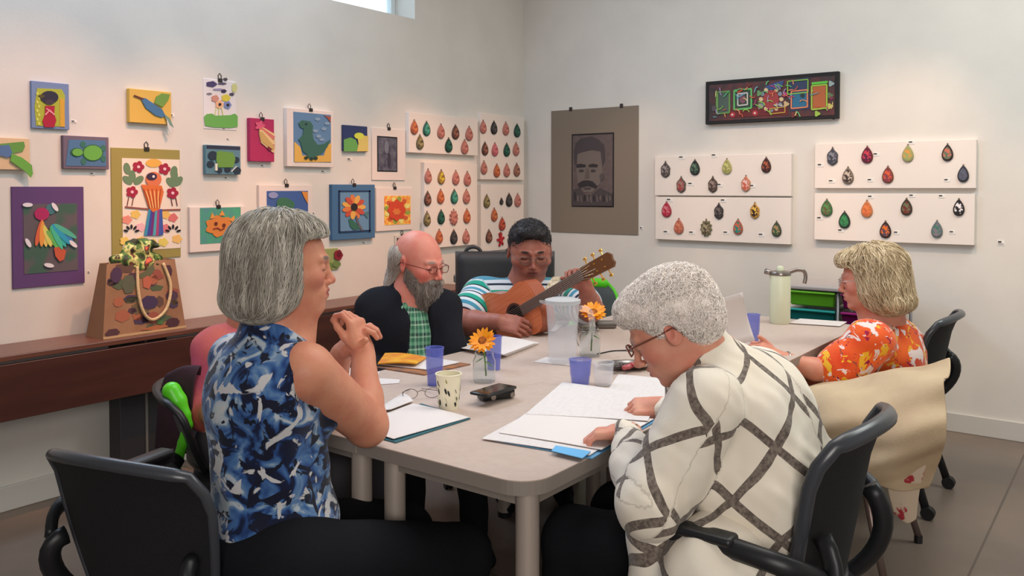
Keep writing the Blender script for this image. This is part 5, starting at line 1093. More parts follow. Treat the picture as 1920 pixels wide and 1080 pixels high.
# ---------------------------------------------------------------- woman in orange
def woman_orange():
    yaw = yawcam(1655, -104); f = Vector((math.cos(yaw), math.sin(yaw), 0)); l = Vector((-f.y, f.x, 0)); yd = math.degrees(yaw)
    D = 3.62; pel = P(1668, 770, 3.72); root = thing('person', 'woman with blond-grey bob and glasses in an orange floral top, holding a page', 'person', (pel.x, pel.y, 0))
    hc = P(1632, 522, D); M = HM(hc, yawcam(1632, -93), 8, 0, 1.12)
    sk = skin_mat('skin_woman_orange', (206, 140, 116), (196, 112, 98), (160, 80, 76), (80, 44, 40), (150, 130, 110))
    S = SDF(); head(S, M, nose=1.0, fat=.006); nb = P(1655, 600, D+.02); S.cap(M @ Vector((-.02, 0, -.05)), nb, .06, .07, k=.03); S.cap(M @ Vector((.03, 0, -.085)), nb+f*.03, .045, .055, k=.03)
    shL = P(1632, 640, 3.46); shR = P(1672, 628, 3.86); elL = P(1560, 703, 3.46); wrL = P(1462, 672, 3.44); elR = P(1530, 700, 3.85); wrR = P(1440, 668, 3.68)
    S.cap(nb, pel+Vector((0, 0, .05)), .09, .12, k=.04); S.cap(shL, shR, .055, .055, k=.05)
    arm(S, shL, elL, wrL, (.06, .05, .045, .030)); arm(S, shR, elR, wrR, (.06, .05, .045, .030))
    hand(S, wrL, dirw(.1, -.75, .42), dirw(-.5, .3, .9), -1, curl=(38, 45, 25), s=1.05, thumb=(.9, .3, .3)); hand(S, wrR, dirw(0, -.75, .4), dirw(.2, .3, .9), 1, curl=(38, 45, 25), s=1.0)
    legs(S, pel, yaw, .42, .50, (.075, .055, .045, .034))
    finish_body(root, S, M, sk, h=.008, hf=.0034, hands=(P(1425, 645, 3.44),), brow=.5); eyes(root, M, sx=.0838)
    glasses(root, M, mat('silver_frame', (190, 180, 175), .3, metal=.8), LENS, .020, .014, r=.0014)
    bm = bmesh.new(); c = elL.lerp(wrL, .88); d = (wrL-elL).normalized(); u = d.cross(Vector((0, 0, 1))).normalized(); v = d.cross(u)
    tube(bm, [c+(u*math.cos(a*.3142)+v*math.sin(a*.3142))*.036 for a in range(21)], .0035, n=6); under(root, obj('bracelet', bm, mat('silver_frame', (190, 180, 175), .3, metal=.8), smooth=True))
    S = SDF(); B = BM(P(1668, 690, 3.68), yaw, 2)
    S.ell((0, 0, .06), (.155, .20, .17), k=.06, M=B, lab='t'); S.ell((0, 0, -.12), (.18, .21, .17), k=.06, M=B, lab='t'); S.cap(shL, shR, .082, .082, k=.05, lab='t'); S.cap(nb-Vector((0, 0, .03)), nb+Vector((0, 0, .0)), .09, .072, k=.04, lab='t')
    e2 = shL.lerp(elL, .86); S.cap(shL, e2, .085, .092, k=.04, lab='au'); S.cap(shR, shR.lerp(elR, .85), .085, .088, k=.04, lab='bu')
    dd = (elL-shL).normalized(); S.cap(e2+dd*.13, e2+dd*.105, .085, .045, k=.01, op=-1); S.cap(nb+f*.03-Vector((0, 0, .03)), nb+f*.03+Vector((0, 0, .1)), .06, .075, k=.006, op=-1)
    cloth(root, 'blouse', S, .008, floral_mat(), 31, .005, 18, {'t': B})
    S = SDF(); S.ell(pel+Vector((0, 0, -.05)), (.15, .18, .12), rot=(0, 0, yd), k=.05); an = legs(S, pel-Vector((0, 0, .03)), yaw, .45, .47, (.095, .072, .058, .055))
    cloth(root, 'trousers', S, .011, mat('charcoal_cloth', (46, 44, 48), .9), 33, .003, 20); shoes(root, an, BLACKCLOTH)
    S = SDF(); S.ell((-.022, 0, .045), (.118, .102, .092), k=.03, M=M); S.ell((-.040, 0, -.035), (.100, .112, .088), k=.04, M=M); S.ell((-.062, 0, -.095), (.084, .110, .045), k=.03, M=M)
    S.ell((.060, 0, .078), (.052, .074, .036), k=.02, M=M); S.rbox((.125, 0, -.055), (.080, .2, .115), .03, k=.02, op=-1, M=M); S.ell((.02, 0, -.14), (.08, .075, .06), k=.02, op=-1, M=M)
    hm = hair_mat('blond_grey_bob', (160, 138, 108), (214, 194, 160)); dw = wob(39, 55, .003, st=(1, 1, .15)); V, F = S.build(.0055, disp=lambda X, Y, Z: dw(X, Y, Z)+wob(38, 16, .005)(X, Y, Z)); under(root, mesh_np('hair', V, F, m=hm))
    hcn = np.array(M @ Vector((.0, .0, .17)))
    def flow(p, g, rnd, i):
        d = p-hcn; d[:, 2] = -.02-np.abs(p[:, 2]-hcn[2])*1.2; d /= np.linalg.norm(d, axis=1, keepdims=True)+1e-6; return d+rnd*.28
    strands(root, 'hair_locks', S, V, hair_mat('blond_grey_locks', (178, 154, 120), (238, 218, 184), scale=40), 2400, 9, .014, flow, (-.002, .012), .0019, 14)
    return root
# ---------------------------------------------------------------- bearded man
def man_bearded():
    yaw = yawcam(770, 14); f = Vector((math.cos(yaw), math.sin(yaw), 0)); l = Vector((-f.y, f.x, 0)); yd = math.degrees(yaw)
    D = 3.60; pel = P(772, 735, 3.66); root = thing('person', 'balding grey-bearded man with glasses in a black jacket over a green checked shirt', 'person', (pel.x, pel.y, 0))
    hc = P(785, 492, D); M = HM(hc, yawcam(785, 47), 10, 0, 1.10)
    sk = skin_mat('skin_man_bearded', (214, 138, 120), (206, 108, 96), (160, 84, 76), (80, 44, 40), (150, 130, 120))
    S = SDF(); head(S, M, nose=1.05, fat=.004); nb = P(770, 556, D+.03); S.cap(M @ Vector((-.02, 0, -.05)), nb, .06, .07, k=.03)
    shR = P(703, 578, 3.62); shL = P(832, 578, 3.62); elR = P(684, 690, 3.54); elL = P(850, 690, 3.54); wrR = P(735, 722, 3.36); wrL = P(800, 722, 3.36)
    S.cap(nb, pel+Vector((0, 0, .05)), .09, .12, k=.04); S.cap(shL, shR, .055, .055, k=.05); arm(S, shR, elR, wrR); arm(S, shL, elL, wrL)
    hand(S, wrR, -f*.5+dirw(-.6, .5, -.1), (0, 0, 1), 1); hand(S, wrL, dirw(-.6, -.4, -.1), (0, 0, 1), -1)
    legs(S, pel, yaw, .42, .50, (.075, .055, .045, .034))
    finish_body(root, S, M, sk, h=.008, hf=.0034, blush=1.0); eyes(root, M, sx=.0838)
    g = glasses(root, M, mat('dark_red_frame', (110, 46, 42), .35), LENS, .021, .014, r=.0017); g['label'] = 'dark red half-rim glasses'
    S = SDF(); B = BM(P(772, 650, 3.64), yaw, 2)
    S.ell((0, 0, .03), (.135, .18, .20), k=.05, M=B, lab='t'); S.ell((.02, 0, -.13), (.165, .18, .17), k=.05, M=B, lab='t'); S.cap(nb-Vector((0, 0, .06)), nb+Vector((0, 0, .022)), .09, .076, k=.03, lab='t')
    for s in (1, -1): S.cap(nb+f*.055+l*.012*s+Vector((0, 0, .012)), nb+f*.085+l*.055*s-Vector((0, 0, .035)), .012, .010, k=.006, lab='t')
    cloth(root, 'shirt', S, .007, check_mat(), 41, .003, 25, {'t': B}, label='green checked shirt with open collar')
    S = SDF(); S.ell((-.01, 0, .04), (.155, .205, .19), k=.05, M=B); S.ell((.0, 0, -.13), (.185, .215, .19), k=.06, M=B); S.cap(shL, shR, .074, .078, k=.06); S.cap(nb-f*.03-Vector((0, 0, .05)), nb-f*.02+Vector((0, 0, .012)), .10, .080, k=.04); S.cap(nb-f*.035, nb-f*.03+Vector((0, 0, .045)), .082, .068, k=.03)
    for q in (shL, shR): S.cap(nb+Vector((0, 0, -.01)), nb.lerp(q, .72)+Vector((0, 0, .0)), .072, .072, k=.05)
    for a, b, c in ((shR, elR, wrR), (shL, elL, wrL)): S.cap(a, b, .074, .066, k=.04); S.cap(b, b.lerp(c, .85), .062, .045, k=.03)
    S.rbox((.20, .002, -.02), (.14, .044, .34), .012, k=.012, op=-1, M=B); S.cap(nb+f*.06-Vector((0, 0, .05)), nb+f*.03+Vector((0, 0, .1)), .056, .074, k=.008, op=-1)
    cloth(root, 'jacket', S, .0075, mat('black_jacket', (26, 27, 34), .85, bump=.3, bscale=160, spec=.2), 43, .005, 18)
    S = SDF(); S.ell(pel+Vector((0, 0, -.05)), (.15, .18, .12), rot=(0, 0, yd), k=.05); an = legs(S, pel-Vector((0, 0, .03)), yaw, .45, .50, (.095, .072, .058, .055)); cloth(root, 'trousers', S, .012, BLACKCLOTH, 45, .003, 20); shoes(root, an, BLACKCLOTH)
    S = SDF(); S.ell((.052, 0, -.088), (.058, .060, .045), k=.03, M=M); S.ell((.066, 0, -.130), (.042, .048, .052), k=.03, M=M); S.ell((.02, .052, -.05), (.035, .018, .045), k=.02, M=M); S.ell((.02, -.052, -.05), (.035, .018, .045), k=.02, M=M)
    S.cap((.100, .026, -.058), (.106, 0, -.050), .010, .009, k=.01, M=M); S.cap((.100, -.026, -.058), (.106, 0, -.050), .010, .009, k=.01, M=M); S.ell((.112, 0, -.066), (.012, .016, .005), k=.004, op=-1, M=M)
    bmt = hair_mat('grey_beard', (92, 84, 78), (140, 130, 122), scale=40); V, F = S.build(.005, disp=wob(47, 70, .003, st=(1, 1, .3))); under(root, mesh_np('beard', V, F, m=bmt))
    def fl(p, g, rnd, i): return np.array([0, 0, -1.])+rnd*.35
    strands(root, 'beard_locks', S, V, hair_mat('grey_beard_locks', (110, 102, 96), (168, 158, 150), scale=40), 900, 5, .010, fl, (0, .010), .0014, 15)
    S = SDF(); S.ell((-.048, 0, .012), (.080, .086, .070), k=.03, M=M); S.ell((-.09, 0, -.06), (.038, .060, .075), k=.03, M=M); S.ell((-.085, -.025, -.115), (.034, .045, .06), k=.03, M=M); S.ell((-.02, 0, .075), (.125, .066, .058), k=.02, op=-1, M=M)
    for s in (1, -1): S.ell((.000, .088*s, -.012), (.030, .03, .038), k=.01, op=-1, M=M)
    V, F = S.build(.005, disp=wob(48, 60, .003, st=(1, 1, .2))); under(root, mesh_np('hair', V, F, m=hair_mat('light_grey_hair', (140, 130, 120), (200, 190, 180))))
    strands(root, 'hair_locks', S, V, hair_mat('light_grey_locks', (160, 150, 140), (215, 205, 196)), 900, 6, .012, fl, (0, .006), .0014, 16)
    return root
# ---------------------------------------------------------------- guitar player
def man_guitar():
    yaw = yawcam(985, 6); f = Vector((math.cos(yaw), math.sin(yaw), 0)); l = Vector((-f.y, f.x, 0)); yd = math.degrees(yaw)
    pel = P(980, 690, 4.28); root = thing('person', 'dark-haired man in a teal striped polo playing an acoustic guitar', 'person', (pel.x, pel.y, 0))
    hc = P(993, 470, 4.20); M = HM(hc, yawcam(993, 8), 14, 0, 1.22)
    sk = skin_mat('skin_man_guitar', (160, 100, 84), (138, 76, 66), (120, 60, 56), (50, 30, 28), (30, 24, 24))
    S = SDF(); head(S, M, nose=1.04, fat=.018, jaw=1.06); nb = P(986, 540, 4.24); S.cap(M @ Vector((-.02, 0, -.05)), nb, .075, .085, k=.03); S.ell((.03, 0, -.10), (.05, .055, .03), k=.03, M=M)
    shR = P(903, 556, 4.22); shL = P(1066, 556, 4.22); elR = P(866, 606, 4.02); wrR = P(938, 603, 3.86); elL = P(1108, 580, 3.98); wrL = P(1099, 540, 3.80)
    S.cap(nb, pel+Vector((0, 0, .05)), .1, .14, k=.04); S.cap(shL, shR, .06, .06, k=.05)
    arm(S, shR, elR, wrR, (.075, .066, .056, .034)); arm(S, shL, elL, wrL, (.07, .060, .050, .033))
    hand(S, wrR, dirw(-.35, .8, -.15), dirw(-.75, -.15, .6), 1, curl=(30, 40, 25), s=1.1, thumb=(.9, .35, -.1)); hand(S, wrL, dirw(-.18, -.42, .75), dirw(.65, .3, .4), -1, curl=(55, 65, 40), s=1.08, thumb=(.8, .5, -.5))
    legs(S, pel, yaw, .42, .50, (.085, .06, .05, .036))
    finish_body(root, S, M, sk, h=.008, hf=.0034, hands=(P(960, 600, 3.84), P(1083, 515, 3.80)), blush=.4); eyes(root, M, sx=.0838)
    glasses(root, M, mat('gunmetal_frame', (112, 98, 90), .3, metal=.5), LENS, .023, .017, rnd=True, r=.0017, x=.116)
    S = SDF(); B = BM(P(985, 618, 4.26), yaw, 2)
    S.ell((0, 0, .05), (.165, .22, .19), k=.06, M=B, lab='t'); S.ell((.03, 0, -.13), (.22, .23, .18), k=.06, M=B, lab='t'); S.cap(shL, shR, .092, .092, k=.06, lab='t'); S.cap(nb-Vector((0, 0, .05)), nb-Vector((0, 0, .0)), .11, .085, k=.04, lab='t')
    for s in (1, -1): S.cap(nb+f*.07+l*.008*s-Vector((0, 0, .005)), nb+f*.095+l*.062*s-Vector((0, 0, .030)), .013, .010, k=.006, lab='t')
    for a, b, lb in ((shR, elR, 'au'), (shL, elL, 'bu')):
        e2 = a.lerp(b, .62); dd = (b-a).normalized(); S.cap(a, e2, .092, .098, k=.04, lab=lb); S.cap(e2+dd*.16, e2+dd*.10, .10, .075, k=.008, op=-1)
    S.cap(nb+f*.045-Vector((0, 0, .04)), nb+f*.03+Vector((0, 0, .1)), .068, .092, k=.006, op=-1)
    cloth(root, 'polo_shirt', S, .007, stripe_mat(), 51, .004, 18, {'t': B})
    S = SDF(); S.ell(pel+Vector((0, 0, -.05)), (.16, .2, .12), rot=(0, 0, yd), k=.05); an = legs(S, pel-Vector((0, 0, .03)), yaw, .45, .50, (.10, .08, .06, .055)); cloth(root, 'trousers', S, .012, BLACKCLOTH, 55, .003, 20); shoes(root, an, BLACKCLOTH)
    S = SDF(); S.ell((-.014, 0, .042), (.103, .086, .085), k=.03, M=M); S.ell((.050, 0, .094), (.044, .060, .026), k=.02, M=M); S.ell((.118, 0, .018), (.072, .078, .066), k=.010, op=-1, M=M); S.rbox((.05, 0, -.095), (.2, .2, .085), .01, rot=(0, -12, 0), k=.012, op=-1, M=M)
    for s in (1, -1): S.ell((.01, .096*s, -.018), (.040, .03, .034), k=.01, op=-1, M=M)
    V, F = S.build(.005, disp=wob(57, 70, .002)); under(root, mesh_np('hair', V, F, m=mat('black_hair', (26, 23, 24), .6, c2=(48, 44, 46), scale=60, bump=.4, bscale=150)))
    def flow(p, g, rnd, i): return rnd*.6+np.array(f)*.8
    strands(root, 'hair_locks', S, V, mat('black_hair_locks', (44, 40, 42), .5), 1500, 3, .008, flow, (0, .007), .0014, 58)
    # guitar strap over the shoulder
    bm = bmesh.new(); p = [P(1045, 520, 4.10), P(1032, 540, 4.03), P(1022, 566, 4.0), P(1018, 596, 3.98)]
    for i, q in enumerate(smoothpath(p, 4)[:-1]):
        q2 = smoothpath(p, 4)[i+1]; a = RT*.022; vs = [bm.verts.new(v) for v in (q-a, q+a, q2+a, q2-a)]; bm.faces.new(vs)
    bmesh.ops.remove_doubles(bm, verts=bm.verts, dist=.001); o = under(root, obj('guitar_strap', bm, mat('cream_strap', (214, 200, 176), .8, c2=(150, 130, 100), scale=60)))
    md = o.modifiers.new('s', 'SOLIDIFY'); md.thickness = .004
    return root
# ---------------------------------------------------------------- person in pink, mostly hidden
def person_pink():
    yaw = yawcam(470, 52); f = Vector((math.cos(yaw), math.sin(yaw), 0)); yd = math.degrees(yaw)
    pel = P(455, 790, 2.98); root = thing('person', 'person in a pink top on a green-armed chair, hidden behind the woman in blue', 'person', (pel.x, pel.y, 0))
    hc = P(486, 520, 2.98); M = HM(hc, yawcam(486, 60), 10, 0, .98)
    sk = skin_mat('skin_pink', (200, 130, 108), (190, 104, 90), (150, 70, 66), (70, 40, 38), (100, 90, 80))
    S = SDF(); head(S, M); nb = P(470, 610, 3.0); S.cap(M @ Vector((-.02, 0, -.05)), nb, .055, .065, k=.03)
    shR = P(405, 650, 2.95); shL = P(545, 650, 3.12); elR = P(383, 775, 2.86); wrR = P(440, 770, 2.66); elL = P(590, 760, 3.0); wrL = P(540, 760, 2.74)
    S.cap(nb, pel+Vector((0, 0, .05)), .08, .11, k=.04); S.cap(shL, shR, .05, .05, k=.05); arm(S, shR, elR, wrR); arm(S, shL, elL, wrL)
    hand(S, wrR, dirw(-.3, .9, 0), (0, 0, 1), 1, s=.95); hand(S, wrL, dirw(-.6, -.2, 0), (0, 0, 1), -1, s=.95); legs(S, pel, yaw, .42, .50, (.075, .055, .045, .034))
    finish_body(root, S, M, sk, h=.010, hf=.006); eyes(root, M)
    S = SDF(); B = BM(P(465, 720, 3.0), yaw); S.ell((0, 0, .05), (.13, .18, .17), k=.05, M=B, lab='t'); S.ell((0, 0, -.12), (.15, .18, .16), k=.05, M=B, lab='t'); S.cap(shL, shR, .07, .07, k=.05, lab='t'); S.cap(nb-Vector((0, 0, .05)), nb, .085, .062, k=.03, lab='t')
    for a, b, c in ((shR, elR, wrR), (shL, elL, wrL)): S.cap(a, b, .066, .060, k=.03); S.cap(b, b.lerp(c, .3), .056, .050, k=.02)
    cloth(root, 'top', S, .009, mat('pink_top', (206, 92, 120), .85, c2=(216, 110, 84), scale=4, bump=.3), 61, .005, 20)
    S = SDF(); S.ell(pel+Vector((0, 0, -.05)), (.15, .18, .12), rot=(0, 0, yd), k=.05); an = legs(S, pel-Vector((0, 0, .03)), yaw, .45, .50, (.09, .07, .055, .05)); cloth(root, 'trousers', S, .013, mat('grey_trousers', (84, 80, 84), .9), 65, .003, 20); shoes(root, an, BLACKCLOTH)
    S = SDF(); S.ell((-.024, 0, .040), (.108, .090, .088), k=.03, M=M); S.ell((-.05, 0, -.05), (.06, .08, .07), k=.03, M=M); S.rbox((.115, 0, -.05), (.065, .2, .11), .03, k=.02, op=-1, M=M)
    V, F = S.build(.007, disp=wob(67, 50, .003)); under(root, mesh_np('hair', V, F, m=hair_mat('brown_grey_hair', (90, 74, 62), (140, 122, 106))))
    return root
for fn in (woman_blue, woman_cream, woman_orange, man_bearded, man_guitar, person_pink): fn()
# ================================================================== things on the tables
T0 = TZ+.0008
PAPER = mat('white_paper', (220, 211, 207), .8); PAPER2 = mat('printed_paper', (218, 210, 207), .8, c2=(208, 200, 198), scale=30, stretch=(1, 9, 1), lo=.5, hi=.62)
def tp(x, y, z=T0): return onZ(x, y, z)
def sheet(name, label, cat, q, m=PAPER, z=T0, th=.0015, curl=0, n=10, parent=None, group=None):
    c = [tp(x, y, z) for x, y in q]; cen = sum(c, Vector())/4; cen.z = z
    bm = bmesh.new(); g = []
    for i in range(n+1):
        for j in range(n+1):
            u, v = i/n, j/n; p = (c[0]*(1-u)+c[1]*u)*(1-v)+(c[3]*(1-u)+c[2]*u)*v; h = curl*(math.sin(u*3.1)*.6+.8*u*u*(1-v)); g.append(bm.verts.new(p-cen+Vector((0, 0, th+h))))
    N = n+1; b = [bm.verts.new(v.co-Vector((0, 0, th))) for v in g]
    for i in range(n):
        for j in range(n): a = i*N+j; bm.faces.new((g[a], g[a+1], g[a+N+1], g[a+N])); bm.faces.new((b[a], b[a+N], b[a+N+1], b[a+1]))
    ed = [i for i in range(N)]+[i*N+n for i in range(1, N)]+[n*N+j for j in range(n-1, -1, -1)]+[i*N for i in range(n-1, 0, -1)]
    for i, a in enumerate(ed): a2 = ed[(i+1) % len(ed)]; bm.faces.new((g[a], g[a2], b[a2], b[a]))
    o = obj(name, bm, m, parent)
    o.location = cen if parent is None else cen-parent.location
    if parent is None: tag(o, label, cat, group)
    return o
# folder of the white-haired woman
r = thing('open_folder', 'open folder of white pages with a pale blue strip, under the white-haired woman\'s hands', 'folder', tp(1080, 800))
sheet('folder_cover', '', '', [(912, 824), (1110, 861), (1232, 790), (1064, 726)], mat('blue_folder', (96, 150, 190), .6), parent=r, th=.0025)
sheet('page', '', '', [(903, 823), (1106, 856), (1200, 792), (1000, 770)], PAPER2, z=T0+.003, parent=r, curl=.003)
sheet('page', '', '', [(936, 812), (1128, 846), (1226, 786), (985, 776)], PAPER, z=T0+.006, parent=r, curl=.004)
sheet('page', '', '', [(985, 777), (1215, 792), (1232, 744), (1055, 717)], PAPER2, z=T0+.0075, parent=r, curl=.004)
o = sheet('blue_strip', '', '', [(1034, 846), (1092, 860), (1108, 847), (1042, 836)], mat('sky_strip', (104, 174, 222), .6), z=T0+.010, parent=r)
# notebook of the woman in blue
r = thing('notebook', 'open ring notebook with white pages beside the bare elbow', 'notebook', tp(790, 800))
sheet('cover', '', '', [(650, 806), (742, 831), (882, 786), (790, 758)], mat('teal_cover', (40, 92, 104), .5), parent=r, th=.003)
sheet('page', '', '', [(655, 800), (738, 825), (880, 783), (775, 757)], PAPER, z=T0+.004, parent=r, curl=.003); sheet('page', '', '', [(690, 778), (733, 772), (775, 752), (755, 738)], PAPER2, z=T0+.006, parent=r, curl=.008)
sheet('loose_paper', 'small loose white paper behind the notebook, left table edge', 'paper', [(700, 722), (748, 719), (750, 712), (712, 710)], PAPER2)
sheet('loose_paper', 'white sheets between the forearms of the woman in blue', 'paper', [(640, 712), (700, 716), (712, 698), (655, 690)], PAPER)
# yellow magazines
r = thing('magazine_stack', 'yellow and orange magazines fanned in front of the bearded man', 'magazines', tp(790, 690))
YM = mat('yellow_cover', (232, 170, 40), .5, c2=(214, 120, 40), scale=14); sheet('magazine', '', '', [(705, 690), (795, 704), (882, 684), (800, 672)], mat('orange_cover', (176, 110, 60), .5, c2=(110, 90, 80), scale=18), parent=r, th=.004)
sheet('magazine', '', '', [(714, 684), (800, 694), (862, 680), (790, 668)], PAPER2, z=T0+.006, parent=r, th=.003); sheet('magazine', '', '', [(708, 684), (780, 688), (800, 672), (722, 664)], YM, z=T0+.010, parent=r, th=.005, curl=.012)
# middle papers
r = thing('paper_stack', 'thick stack of white papers beyond the front sunflower', 'papers', tp(940, 648))
for k in range(4): sheet('page', '', '', [(852+k*5, 651+k), (950-k*2, 668), (1012-k*3, 644), (945, 630+k)], PAPER if k % 2 else PAPER2, z=T0+.004*k, parent=r, th=.003, curl=.002*k)
sheet('loose_paper', 'white sheet below the guitar player\'s strumming hand', 'paper', [(985, 612), (1040, 626), (1062, 603), (1020, 600)], PAPER, curl=.01)
sheet('loose_paper', 'white sheet under the clear water pitcher', 'paper', [(1000, 679), (1070, 686), (1096, 676), (1024, 670)], PAPER)
sheet('loose_paper', 'white sheet under the steel tray, near the bent head', 'paper', [(1130, 745), (1245, 765), (1262, 712), (1160, 702)], PAPER2)
r = thing('paper_stack', 'flat white papers at the foot of the pale jug', 'papers', tp(1535, 606))
for k in range(2): sheet('page', '', '', [(1480, 606), (1575, 612), (1588, 604), (1500, 598)], PAPER, z=T0+.003*k, parent=r, th=.0025)
# glassware
GLASS = mat('clear_glass', (244, 248, 248), .02, trans=1, ior=1.08, spec=.6); BLUEP = mat('blue_plastic', (112, 124, 214), .12, spec=.5, alpha=.42); CLEARP = mat('clear_plastic', (240, 240, 244), .12, spec=.5, alpha=.2); WATER = mat('water', (226, 230, 236), .05, alpha=.10)
def vessel(bm, prof, t=.0022, n=26):
    inn = [(max(r_-t, .001), z+(t if i == 0 else 0)) for i, (r_, z) in enumerate(prof)]; lathe(bm, prof+inn[::-1], n=n, cap0=True, cap1=True)
def cup(x, y, r0, r1, h, label, m=BLUEP, name='tumbler', cat='cup', ridge=True):
    p = tp(x, y, TZ); r = thing(name, label, cat, p, 0, 'blue plastic tumblers' if m is BLUEP else None)
    bm = bmesh.new(); vessel(bm, [(r0, 0), (r0*1.01, .008), (r0+(r1-r0)*.35, h*.35), (r0+(r1-r0)*.36+.0015, h*.38), (r1, h)], .0022); obj('cup_wall', bm, m, r, smooth=True, sharp=50)
    bm = bmesh.new(); tube(bm, [(r1*math.cos(a*.2618), r1*math.sin(a*.2618), h) for a in range(25)], .0018, n=6, cap=False); obj('cup_rim', bm, m, r, smooth=True)
    return r
cup(815, 722, .025, .032, .130, 'tall blue plastic tumbler by the yellow magazines'); cup(926, 693, .024, .030, .125, 'blue plastic tumbler just behind the front sunflower'); cup(1088, 720, .031, .039, .085, 'short wide blue tumbler near the open folder')
cup(1131, 722, .030, .037, .080, 'short clear tumbler next to the wide blue one', CLEARP, 'clear_tumbler'); cup(1412, 640, .024, .030, .12, 'blue tumbler at the fingertips of the woman in orange')
# paper cup with printed vine
p = tp(841, 766, TZ); r = thing('paper_cup', 'white paper cup printed with dark vines, beside the phone', 'cup', p)
bm = bmesh.new(); vessel(bm, [(.029, 0), (.030, .004), (.0395, .108)], .001); obj('cup_wall', bm, mat('cup_paper', (232, 224, 196), .6), r, smooth=True, sharp=50)
bm = bmesh.new(); tube(bm, [(.0395*math.cos(a*.2618), .0395*math.sin(a*.2618), .108) for a in range(25)], .0022, n=6, cap=False); obj('cup_rim', bm, mat('cup_paper', (232, 224, 196), .6), r, smooth=True)
rr_ = random.Random(3)
for i in range(60):
    z = .015+.078*rr_.random(); a = rr_.choice((0, 1, 2, 3, 4, 5, 6))*.9+.3*rr_.random(); rad = .0300+(.0395-.0300)*z/.108+.0004; s_ = .0036+.0034*rr_.random()
    c = Vector((rad*math.cos(a), rad*math.sin(a), z)); u = Vector((-math.sin(a), math.cos(a), 0)); n_ = Vector((math.cos(a), math.sin(a), 0)); an = rr_.random()*3
    bm = bmesh.new(); prism(bm, [c+u*(math.cos(t+an)*s_*.6)+Vector((0, 0, math.sin(t)*s_*1.4)) for t in (0, .9, 1.8, 2.7, 3.6, 4.5, 5.4)], n_*.0004); obj('printed_leaf', bm, paint((150, 146, 40) if i % 4 == 0 else (38, 40, 36)), r)
# water pitcher
p = tp(1055, 680, TZ); r = thing('water_pitcher', 'clear plastic water pitcher on the table, half full', 'pitcher', p)
bm = bmesh.new(); vessel(bm, [(.052, 0), (.055, .006), (.058, .12), (.063, .19), (.068, .236)], .0025); obj('pitcher_wall', bm, CLEARP, r, smooth=True, sharp=50)
bm = bmesh.new(); lathe(bm, [(.050, .004), (.0555, .02), (.0565, .12), (.058, .150)], 26, cap0=True, cap1=True); obj('water', bm, WATER, r, smooth=True, sharp=50)
bm = bmesh.new(); lathe(bm, [(.069, .232), (.070, .246), (.050, .252), (.004, .254)], 26, cap0=False, cap1=True); obj('lid', bm, mat('frosted_lid', (226, 228, 230), .3, trans=.5, ior=1.1), r, smooth=True, sharp=50)
bm = bmesh.new(); d = Vector((math.cos(A-R(100)), math.sin(A-R(100)), 0)); tube(bm, smoothpath([d*.066+Vector((0, 0, .215)), d*.105+Vector((0, 0, .20)), d*.112+Vector((0, 0, .12)), d*.060+Vector((0, 0, .05))], 6), .008, n=8, flat=(1, 1.5)); obj('handle', bm, CLEARP, r, smooth=True)
bm = bmesh.new(); e = -d; prism(bm, [e*.062+Vector((0, 0, .236))+d.cross(Vector((0, 0, 1)))*.025, e*.062+Vector((0, 0, .236))-d.cross(Vector((0, 0, 1)))*.025, e*.092+Vector((0, 0, .243))], Vector((0, 0, -.010))); obj('spout', bm, CLEARP, r)
# pale jug
p = tp(1462, 606, TZ); r = thing('insulated_jug', 'tall pale green jug with steel collar and curved handle on the far table', 'jug', p)
bm = bmesh.new(); lathe(bm, [(.046, 0), (.050, .006), (.052, .12), (.051, .245), (.046, .256), (.020, .262)], 28, cap0=True, cap1=True); obj('jug_body', bm, mat('pale_green_enamel', (206, 208, 180), .35), r, smooth=True, sharp=50)
STEEL = mat('brushed_steel', (150, 142, 136), .3, metal=.85); bm = bmesh.new(); lathe(bm, [(.0525, .243), (.0535, .252), (.050, .260), (.03, .266)], 28, cap0=True, cap1=True); obj('collar', bm, STEEL, r, smooth=True, sharp=40)
bm = bmesh.new(); lathe(bm, [(.017, .262), (.018, .280), (.012, .288)], 16, cap0=True, cap1=True); obj('lid_knob', bm, mat('pale_green_enamel', (206, 208, 180), .35), r, smooth=True, sharp=50)
d = RT.copy(); bm = bmesh.new(); tube(bm, smoothpath([d*.045+Vector((0, 0, .256)), d*.085+Vector((0, 0, .268)), d*.118+Vector((0, 0, .262)), d*.128+Vector((0, 0, .235)), d*.122+Vector((0, 0, .200))], 6), .0075, n=10, flat=(1, 1.3)); obj('handle', bm, STEEL, r, smooth=True)
bm = bmesh.new(); tube(bm, [-d*.04+Vector((0, 0, .252)), -d*.075+Vector((0, 0, .262))], [.012, .015], n=10); obj('spout', bm, STEEL, r, smooth=True)
